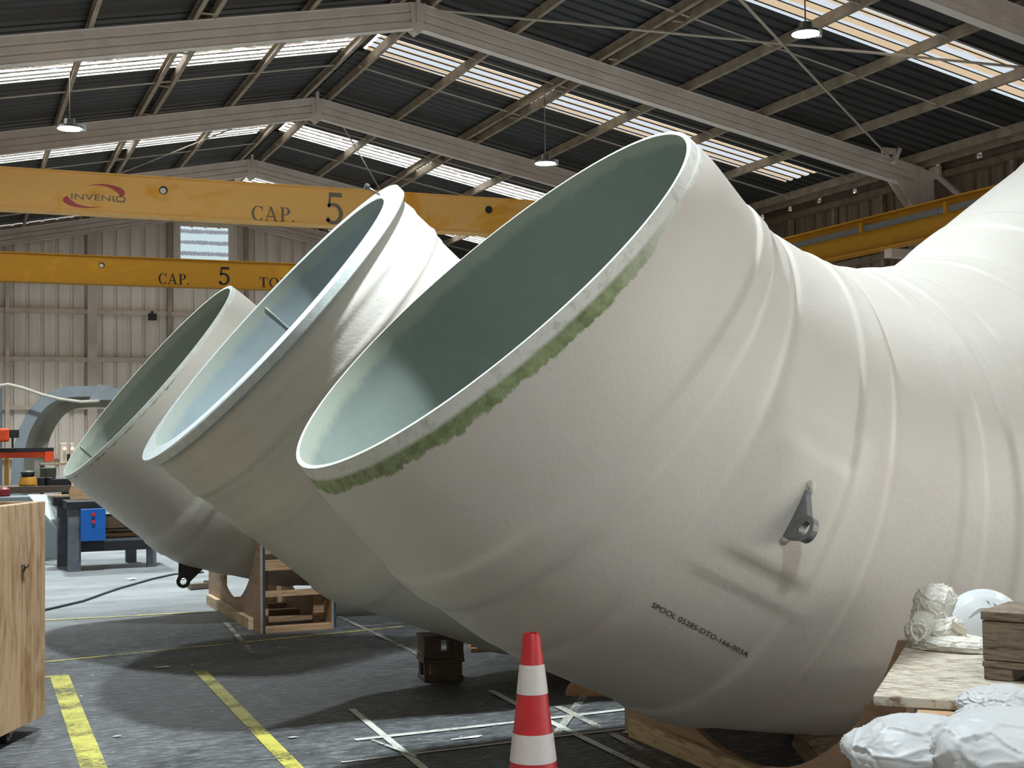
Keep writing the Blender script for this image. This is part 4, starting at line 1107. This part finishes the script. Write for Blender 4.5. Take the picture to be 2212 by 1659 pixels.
def faceted(center, rad, seed, name, mat, parent, nf=34, soft=26, flat=None, wr=.012, sub=6, spread=.28):
    bm = bmesh.new(); bmesh.ops.create_icosphere(bm, subdivisions=sub, radius=1); r_ = np.random.default_rng(seed)
    N = np.array([v.co[:] for v in bm.verts]); n = r_.normal(size=(nf, 3)); n /= np.linalg.norm(n, axis=1, keepdims=True)
    h = 1-spread*r_.random(nf); c = np.maximum(N @ n.T, 1e-3)/h; R = np.sum(c**soft, 1)**(-1/soft); R = np.minimum(R, 1.25)
    d = 0
    for _ in range(10):
        m_ = r_.normal(size=3); m_ /= np.linalg.norm(m_); f_ = r_.uniform(3, 9)
        x = (N @ m_)*f_+.8*np.sin((N @ r_.normal(size=3))*2.5); d = d+(np.abs((x % 1)-.5)-.25)*r_.uniform(.3, 1)*np.clip(np.sin((N @ r_.normal(size=3))*3), 0, 1)
    V = N*(R+wr*6*d)[:, None]*np.array(rad)+np.array(center)
    if flat is not None: V[:, 2] = np.where(V[:, 2] < flat, flat+(V[:, 2]-flat)*.04, V[:, 2])
    for v, c_ in zip(bm.verts, V): v.co = c_
    me = bpy.data.meshes.new(name); bm.to_mesh(me); bm.free(); me.materials.append(M[mat])
    for p in me.polygons: p.use_smooth = True
    o = bpy.data.objects.new(name, me); COL.objects.link(o); put(o, parent); return o
def crinkled(center, rad, seed, name, mat, parent, cells=2.6, ridge=.05, lump=.16, flat=None, sub=6, tilt=0, fine=.5):
    bm = bmesh.new(); bmesh.ops.create_icosphere(bm, subdivisions=sub, radius=1)
    off = Vector((seed*7.3, seed*3.1, seed*5.7)); ct_, st_ = math.cos(tilt), math.sin(tilt)
    for v in bm.verts:
        n = v.co.normalized(); q = n+off
        w_ = noise.noise_vector(q*1.5)*.35
        lo = noise.noise(q*1.3)*lump
        d1 = noise.voronoi(q*cells+w_)[0]; d2 = noise.voronoi(q*cells*2.3+w_*2+Vector((3, 1, 4)))[0]
        e1 = d1[1]-d1[0]; e2 = d2[1]-d2[0]
        h = ridge*(math.exp(-e1/.10)-.9*min(d1[0], 1)*.8)+ridge*fine*(math.exp(-e2/.12)*.6-.5*min(d2[0], 1))
        r_ = 1+lo+h+ridge*.7
        p = Vector((n.x*rad[0]*r_, n.y*rad[1]*r_, n.z*rad[2]*r_))
        p = Vector((p.x*ct_-p.y*st_, p.x*st_+p.y*ct_, p.z))+Vector(center)
        if flat is not None and p.z < flat: p.z = flat+(p.z-flat)*.03
        v.co = p
    me = bpy.data.meshes.new(name); bm.to_mesh(me); bm.free(); me.materials.append(M[mat])
    for p in me.polygons: p.use_smooth = True
    o = bpy.data.objects.new(name, me); COL.objects.link(o); put(o, parent); return o
# big plastic bag
t = thing('plastic_bag', tuple(ipt(2080, 1620, 3.7)), 'large crumpled white plastic bag in the lower right corner', 'plastic bag')
b0 = ipt(1990, 1612, 3.75); crinkled((b0[0], b0[1], .695), (.20, .19, .105), 2, 'bag_body', 'bag', t, 1.7, .07, .14, .635, 6, -.6)
b1 = ipt(2170, 1600, 3.62); crinkled((b1[0]+.01, b1[1]-.01, .715), (.22, .22, .125), 5, 'bag_fold', 'bag', t, 1.6, .07, .14, .635, 6, .3)
b2 = ipt(2160, 1515, 3.92); crinkled((b2[0], b2[1], b2[2]-.01), (.11, .11, .055), 8, 'bag_neck', 'bag', t, 2.6, .10, .2, None, 6, .2)
b3 = ipt(2110, 1540, 3.85); crinkled((b3[0], b3[1], b3[2]-.01), (.045, .045, .03), 11, 'bag_knot', 'bag', t, 3.2, .25, .3, None, 5, .2)
# white coverall heap and helmet
t = thing('coverall_heap', tuple(at(2060, 1400, 'Z', .8)), 'crumpled white cloth coverall heaped on the platform beside the helmet', 'clothing')
for (u, v, d, rad, sd, rd) in ((2024, 1335, 5.03, (.092, .08, .112), 3, .13), (1992, 1362, 4.97, (.058, .058, .062), 6, .12), (2075, 1396, 4.90, (.15, .12, .042), 9, .10), (2048, 1372, 4.96, (.085, .08, .07), 12, .12)):
    c_ = ipt(u, v, d); crinkled(c_, rad, sd, 'cloth_fold', 'cloth', t, 2.6, rd, .22, .802, 6, R45, .8)
c_ = ipt(1983, 1364, 4.89); ax = (c_-EYE); ax[2] = 0; ax /= np.linalg.norm(ax); sx_ = np.array((ax[1], -ax[0], 0))
mb = MB(); ring = [c_+.030*(1+.1*math.sin(3*a))*(math.cos(a)*sx_*.85+math.sin(a)*np.array((0, 0, 1)))+rng.uniform(-.002, .002, 3) for a in np.linspace(0, 2*PI, 40)]
mb.tube(ring, .0055, 8); mb.build('cuff', 'cloth', t, True)
mb = MB(); pl = ipt(2056, 1340, 4.87); pr_ = ipt(2088, 1360, 4.85); dn = np.array((0, 0, -.028))
bk_ = ax*.004
mb.add([pl, pr_, pr_+dn, pl+dn, pl+bk_, pr_+bk_, pr_+dn+bk_, pl+dn+bk_], [(0, 1, 2, 3), (4, 5, 6, 7), (0, 1, 5, 4), (3, 2, 6, 7)]); mb.build('sewn_label', 'cream', t)

hc = ipt(2126, 1372, 4.97)
t = thing('safety_helmet', tuple(hc), 'glossy white safety helmet resting on the white coverall', 'helmet')
bm = bmesh.new(); bmesh.ops.create_uvsphere(bm, u_segments=64, v_segments=40, radius=1)
vv = ipt(2126, 1372, 4.97)-EYE; yaw = math.atan2(vv[1], vv[0])
V = np.array([v.co[:] for v in bm.verts])
ridge = np.exp(-(V[:, 1]/.28)**2)*np.clip(V[:, 2], 0, 1)**.6*.05*(np.abs(V[:, 0]) < .9)
rr = 1+ridge+.035*np.exp(-((np.abs(V[:, 1])-.45)/.06)**2)*np.clip(V[:, 2]-.3, 0, 1)
V = V*rr[:, None]*np.array((.155, .125, .165)); V[:, 2] = np.where(V[:, 2] < -.02, -.02, V[:, 2])
V[:, 0] += np.where(V[:, 2] <= -.015, .0, 0)
ca, sa = math.cos(yaw+PI/2+.15), math.sin(yaw+PI/2+.15)
Vw = np.stack([V[:, 0]*ca-V[:, 1]*sa, V[:, 0]*sa+V[:, 1]*ca, V[:, 2]], 1)+np.array(hc)
for v, c_ in zip(bm.verts, Vw): v.co = c_
me = bpy.data.meshes.new('helmet_shell'); bm.to_mesh(me); bm.free(); me.materials.append(M['white_plastic'])
for p in me.polygons: p.use_smooth = True
o = bpy.data.objects.new('helmet_shell', me); COL.objects.link(o); put(o, t)
def hl(x, y, z): return np.array((x*ca-y*sa, x*sa+y*ca, z))+np.array(hc)
mb = MB(); n = 40; ro = []; ri = []
for a in np.linspace(0, 2*PI, n, endpoint=False):
    e = 1.10+.14*max(0, math.cos(a))**2; ro.append(hl(.145*e*math.cos(a), .118*1.10*math.sin(a), -.026)); ri.append(hl(.143*math.cos(a), .116*math.sin(a), -.012))
mb.add(ri+ro, [(k, (k+1) % n, n+(k+1) % n, n+k) for k in range(n)]); br = mb.build('brim', 'white_plastic', t, True)
sm = br.modifiers.new('s', 'SOLIDIFY'); sm.thickness = .004
vt = np.array([-math.cos(yaw), -math.sin(yaw), 0]); vr = np.array([math.sin(yaw), -math.cos(yaw), 0])
for i in range(5):
    d_ = vr*(.10+.16*i)+vt*.50+np.array((0, 0, 1.0-.10*i)); d_ /= np.linalg.norm(d_)
    lx, ly, lz = d_@np.array([ca, sa, 0]), d_@np.array([-sa, ca, 0]), d_[2]
    k_ = 1/math.sqrt((lx/.145)**2+(ly/.118)**2+(lz/.165)**2); q = np.array(hc)+d_*k_*1.012
    dn_ = (-np.array((0, 0, 1))+d_*d_[2]); dn_ /= np.linalg.norm(dn_); dn_ = dn_+vr*.35
    MB().tube([q-dn_*.011, q+dn_*.011], .0028, 8).build('vent', 'galv', t)
mb = MB(); P = []
for k in np.linspace(0, 1, 14):
    d_ = vr*(-.42+.62*k)+vt*.85+np.array((0, 0, .62+.42*math.sin(min(1, k*1.5)*PI/2))); d_ /= np.linalg.norm(d_)
    lx, ly, lz = d_@np.array([ca, sa, 0]), d_@np.array([-sa, ca, 0]), d_[2]
    P.append(np.array(hc)+d_/math.sqrt((lx/.155)**2+(ly/.125)**2+(lz/.165)**2)*1.005)
mb.tube(P, [.001+.0045*math.sin(PI*k) for k in np.linspace(0, 1, 14)], 8); mb.build('front_ridge', 'white_plastic', t, True)

# ------------------------------------------------------------ workshop corner at the left
# heavy steel bench with blue switch box
t = thing('steel_bench', (1.9, 17.9, 0), 'heavy dark steel bench with the blue box on its leg, behind the crate', 'workbench')
p_ = lambda u, v, Y: at(u, v, 'Y', Y)
def leg(u0, u1, vt, Y, zt=None, dep=.10):
    a = p_(u0, vt, Y); b = p_(u1, vt, Y); MB().b2((a[0], Y, 0), (b[0], Y+dep, zt or a[2])).build('leg', 'dark_steel', t, bevel=.004)
leg(147, 175, 1100, 17.6); leg(318, 338, 1170, 17.75, .80); leg(124, 147, 1098, 18.5, .84); leg(272, 295, 1140, 18.6, .82)
a = p_(144, 1083, 17.58); b = p_(235, 1100, 17.58)
MB().b2((a[0], 17.55, .79), (p_(345, 1100, 17.58)[0], 18.75, .885)).build('bench_frame', 'navy_steel', t, bevel=.005)
MB().b2((p_(115, 1080, 18.4)[0], 18.4, .80), (p_(150, 1080, 18.4)[0]+.3, 18.8, .92)).build('bench_frame', 'navy_steel', t, bevel=.005)
MB().b2((p_(160, 1180, 17.65)[0], 17.65, .24), (p_(330, 1180, 17.65)[0], 17.75, .36)).build('stretcher', 'navy_steel', t)
MB().b2((p_(160, 1180, 17.65)[0], 17.7, .36), (p_(320, 1180, 17.65)[0], 18.6, .39)).build('shelf', 'dark_steel', t)
tb = thing('switch_box', (1.72, 17.55, .6), 'bright blue electrical box fixed to the steel bench', 'switch box')
a = p_(174, 1170, 17.5); b = p_(228, 1098, 17.5)
MB().b2((a[0], 17.48, a[2]), (b[0], 17.6, b[2])).build('enclosure', 'blue', tb, bevel=.008)
for v in (1111, 1127):
    q = p_(202, v, 17.47); MB().tube([(q[0], 17.45, q[2]), (q[0], 17.485, q[2])], .022, 14).build('push_button', 'red', tb)
# timber stack inside the bench
for i, (u, v, w, h, m_) in enumerate(((245, 1170, .55, .05, 'pine'), (255, 1155, .4, .04, 'grey_wood'), (250, 1138, .35, .16, 'ply'))):
    q = p_(u, v, 18.2); tag(MB().box((q[0], 18.2, .42+.06*i+(.05 if i == 2 else 0)), (w, .5, h), .1*i).build('stored_timber', m_, bevel=.004, loc=(q[0], 18.2, .4)), ['pale plank lying on the shelf of the steel bench, lowest', 'grey plank lying across the pale one on the bench shelf', 'brown plywood offcut on top of the planks on the bench shelf'][i], 'timber')
# round wooden disc
q = p_(178, 1070, 18.3); t = thing('cable_drum', (q[0], 18.3, .9), 'round wooden drum end resting on the steel bench behind the far spool', 'wooden disc')
MB().tube([(q[0], 18.25, q[2]+.02), (q[0], 18.31, q[2]+.02)], .17, 32).build('disc', 'pine', t, bevel=.004)
# white sheet panel leaning
mb = MB(); A_ = [p_(60, 1068, 19.3), p_(100, 1068, 19.3), p_(127, 1110, 18.9), p_(127, 1146, 18.9), p_(95, 1120, 19.3)]
mb.prism(A_, (0, 0, 0), (0, .02, 0)); tag(mb.build('leaning_panel', 'flange', loc=tuple(A_[0])), 'white sheet panel leaning behind the crate against the bench', 'panel')
q = p_(129, 1074, 18.6)
tag(MB().box((q[0]-.0, 18.6, .93), (.26, .25, .015)).build('plywood_square', 'orange_ply' if False else 'pine', loc=(q[0], 18.6, .93)), 'small orange brown plywood square on the bench corner', 'board')
# dark table behind with tins
TY = 21.0; tz = p_(90, 1050, TY)[2]
t = thing('dark_table', (1.2, TY+.3, 0), 'long dark worktable crowded with tins behind the crate', 'table')
MB().b2((p_(-60, 1050, TY)[0], TY, tz-.1), (p_(156, 1050, TY)[0], TY+.9, tz)).build('table_top', 'dark_wood', t, bevel=.004)
for u in (-50, 150):
    for dy in (.05, .8): MB().b2((p_(u, 1050, TY)[0]-.05, TY+dy, 0), (p_(u, 1050, TY)[0]+.05, TY+dy+.07, tz-.1)).build('leg', 'navy_steel', t)
def tin(u, w, h, Y, mat, label, name, prof=None):
    q = p_(u, 1049, Y); s_ = w/2
    t = thing(name, (q[0], Y, tz), label, 'tin'); 
    MB().lathe(prof or [(s_, 0), (s_, h), (s_*.9, h+.005)], (q[0], Y, tz), 24).build('body', mat, t, True, angle=40)
    return t, q
t, q = tin(60, .26, .12, TY+.25, 'ochre', 'ochre yellow tin with a black and pale lid on the dark table', 'paint_tin', [(.105, 0), (.135, .02), (.13, .06), (.115, .13), (.10, .135)])
MB().lathe([(.09, .135), (.095, .19)], (q[0], TY+.25, tz), 24).build('neck', 'black', t)
MB().lathe([(.105, .19), (.105, .215), (.08, .23)], (q[0], TY+.25, tz), 24).build('lid', 'olive', t)
tin(104, .24, .26, TY+.45, 'olive', 'dark olive bucket on the table behind the yellow tin', 'paint_bucket')
tin(90, .13, .12, TY+.12, 'black', 'small black pot on the dark table, left one of the pair', 'black_pot')
tin(108, .13, .12, TY+.12, 'black', 'small black pot on the dark table, right one of the pair', 'black_pot')
q = p_(130, 1033, TY+.2); tag(MB().box((q[0], TY+.2, tz+.05), (.3, .3, .10)).build('black_case', 'black', loc=(q[0], TY+.2, tz), bevel=.006), 'flat black case on the right end of the dark table', 'case')
tag(MB().box((q[0], TY+.1, tz+.12), (.14, .05, .04)).build('white_carton', 'paper', loc=(q[0], TY+.1, tz+.1)), 'tiny white carton on the black case', 'carton')
# orange gantry machine
GY = 22.3
t = thing('orange_machine', (.9, GY, 0), 'orange gantry machine with a black camera box at the left edge', 'machine')
a = p_(-60, 991, GY); b = p_(116, 971, GY)
MB().b2((a[0], GY, a[2]), (b[0], GY+.14, b[2]-.03)).build('beam', 'orange', t, bevel=.005)
MB().b2((a[0], GY-.02, b[2]-.03), (b[0]+.0, GY+.16, b[2]+.03)).build('rail', 'black', t)
MB().b2((b[0]-.14, GY-.02, a[2]-.06), (b[0], GY+.16, a[2]+.1)).build('end_bracket', 'orange', t, bevel=.01)
a = p_(-30, 955, GY); b = p_(20, 925, GY); MB().b2((a[0], GY-.1, a[2]), (b[0], GY+.1, b[2])).build('carriage', 'orange', t, bevel=.03)
a = p_(20, 946, GY); b = p_(41, 928, GY); MB().b2((a[0], GY-.08, a[2]), (b[0], GY+.08, b[2])).build('camera_box', 'black', t, bevel=.01)
a = p_(27, 965, GY); MB().tube([(a[0], GY, a[2]-.02), (a[0], GY, a[2]+.16)], .015, 8).build('stem', 'black', t)
a = p_(11, 1040, GY+.2); b = p_(16, 990, GY+.2); MB().b2((a[0]-.01, GY+.15, 0), (b[0]+.02, GY+.22, b[2])).build('post', 'ochre', t)
MB().b2((p_(-55, 991, GY)[0], GY+.15, 0), (p_(-48, 991, GY)[0], GY+.22, p_(0, 991, GY)[2])).build('post', 'ochre', t)
# control boxes on a shelf
SY = 22.0
sz = p_(150, 1000, SY)[2]
t = thing('control_shelf', (1.7, SY, 0), 'brown shelf carrying the small control boxes, behind the farthest spool mouth', 'shelf')
MB().b2((p_(88, 1000, SY)[0], SY, sz-.03), (p_(200, 1000, SY)[0], SY+.4, sz)).build('shelf_board', 'ply', t)
for u in (92, 195): MB().b2((p_(u, 1000, SY)[0]-.03, SY+.1, 0), (p_(u, 1000, SY)[0]+.03, SY+.16, sz-.03)).build('post', 'dark_steel', t)
for i, (u0, u1, lab) in enumerate(((131, 145, 'small cream control box with a pink light, left one of the pair'), (152, 160, 'small cream control box with a pink light, right one half hidden by the spool'))):
    a = p_(u0, 984, SY); b = p_(u1, 957, SY); t = thing('control_box', ((a[0]+b[0])/2, SY, sz), lab, 'control box')
    MB().b2((a[0], SY+.05, sz), (b[0], SY+.2, b[2])).build('casing', 'cream', t, bevel=.006)
    q = p_(140 if i == 0 else 157, 969, SY); MB().tube([(q[0], SY+.03, q[2]), (q[0], SY+.06, q[2])], .026, 12).build('indicator_light', 'pink_led', t)
    MB().b2((b[0]+.01, SY+.05, sz), (b[0]+.05, SY+.15, sz+.14)).build('plug', 'black', t)
a = p_(126, 972, SY)
# grey curved duct piece standing on end
AY = 25.0
path = [(40, 1075), (48, 1000), (55, 950), (75, 905), (104, 870), (140, 855), (200, 853), (268, 860)]
C0 = [p_(u, v, AY) for u, v in path]
X = np.array([c_[[0, 2]] for c_ in C0]); X[0, 1] = 0.02
tt = np.linspace(0, len(X)-1, 60); Xs = np.stack([np.interp(tt, range(len(X)), X[:, k]) for k in (0, 1)], 1); Xs = gauss_smooth(Xs, 3)
dX = np.gradient(Xs, axis=0); dX /= np.linalg.norm(dX, axis=1, keepdims=True); nX = np.stack([-dX[:, 1], dX[:, 0]], 1)   # outward = left/up
t = thing('curved_duct', (C0[1][0], AY, 0), 'grey curved duct channel arching up in front of the end wall at left', 'duct section')
def sweep(prof, name, mat):
    vs = []; m_ = len(prof)
    for x, n in zip(Xs, nX):
        for (o_, y) in prof: vs.append((x[0]+n[0]*o_+.38*y, AY+y, x[1]+n[1]*o_))
    F = grid_faces(len(Xs), m_).tolist(); MB().add(vs, F+[list(range(m_)), list(range((len(Xs)-1)*m_, len(Xs)*m_))]).build(name, mat, t, True, angle=40)
sweep([(.0, .0), (.03, .0), (.03, .55), (.0, .55)], 'outer_skin', 'grey_frp')
sweep([(-.02, -.02), (.17, -.02), (.17, .0), (-.02, .0)], 'near_flange', 'grey_frp')
sweep([(-.02, .02), (.0, .02), (.0, .55), (-.02, .55)], 'inner_skin', 'grey_frp_in')
sweep([(-.20, .55), (.04, .55), (.04, .58), (-.20, .58)], 'far_side', 'grey_frp_in')
A_ = [p_(192, 864, AY-.05), p_(270, 864, AY-.05), p_(262, 845, AY-.05), p_(240, 835, AY-.05), p_(212, 829, AY-.05)]
mb = MB().prism(A_, (0, 0, 0), (0, .03, 0)); mb.build('end_plate', 'grey_frp', t)
# hose slung from the left over the duct
P = [p_(u, v, AY-.3) for u, v in ((-40, 842), (3, 832), (18, 830), (50, 838), (90, 852), (130, 862), (175, 868), (215, 866))]
tag(MB().tube(P, .028, 8).build('slung_hose', 'rope', smooth=True, loc=tuple(P[2])), 'pale hose slung from the left over the curved duct', 'hose')
P = [p_(0, 838, 24.7), p_(3, 900, 24.7)]
t = thing('hose_stand', (P[0][0], 24.7, 0), 'dark upright post holding the hose at the left edge', 'post')
MB().tube([(P[0][0], 24.7, 0), (P[0][0], 24.7, P[0][2])], .04, 8).build('post', 'dark_steel', t)
# small dark lamp on the wall rail
q = p_(329, 685, WY-.2); t = thing('wall_floodlight', tuple(q), 'small black floodlight on the end wall rail', 'floodlight')
MB().box((q[0], WY-.24, q[2]), (.22, .12, .18)).build('housing', 'black', t, bevel=.01)
MB().box((q[0], WY-.18, q[2]+.12), (.05, .06, .1)).build('bracket', 'black', t)
# red things low left
q = p_(8, 1060, 20.0); tag(MB().lathe([(.08, 0), (.09, .02), (.09, .10), (.04, .13)], (q[0], 20.0, q[2]-.08), 16).build('red_canister', 'dark_red', loc=tuple(q)), 'dark red canister peeking over the crate at the left edge', 'canister')
tq = p_(8, 1075, 20.0)
tag(MB().b2((tq[0]-.8, 19.7, 0), (tq[0]+.7, 20.3, q[2]-.08)).build('low_cabinet', 'grey_frp', bevel=.01, loc=(tq[0], 20, 0)), 'grey low cabinet mostly hidden behind the wooden crate', 'cabinet')
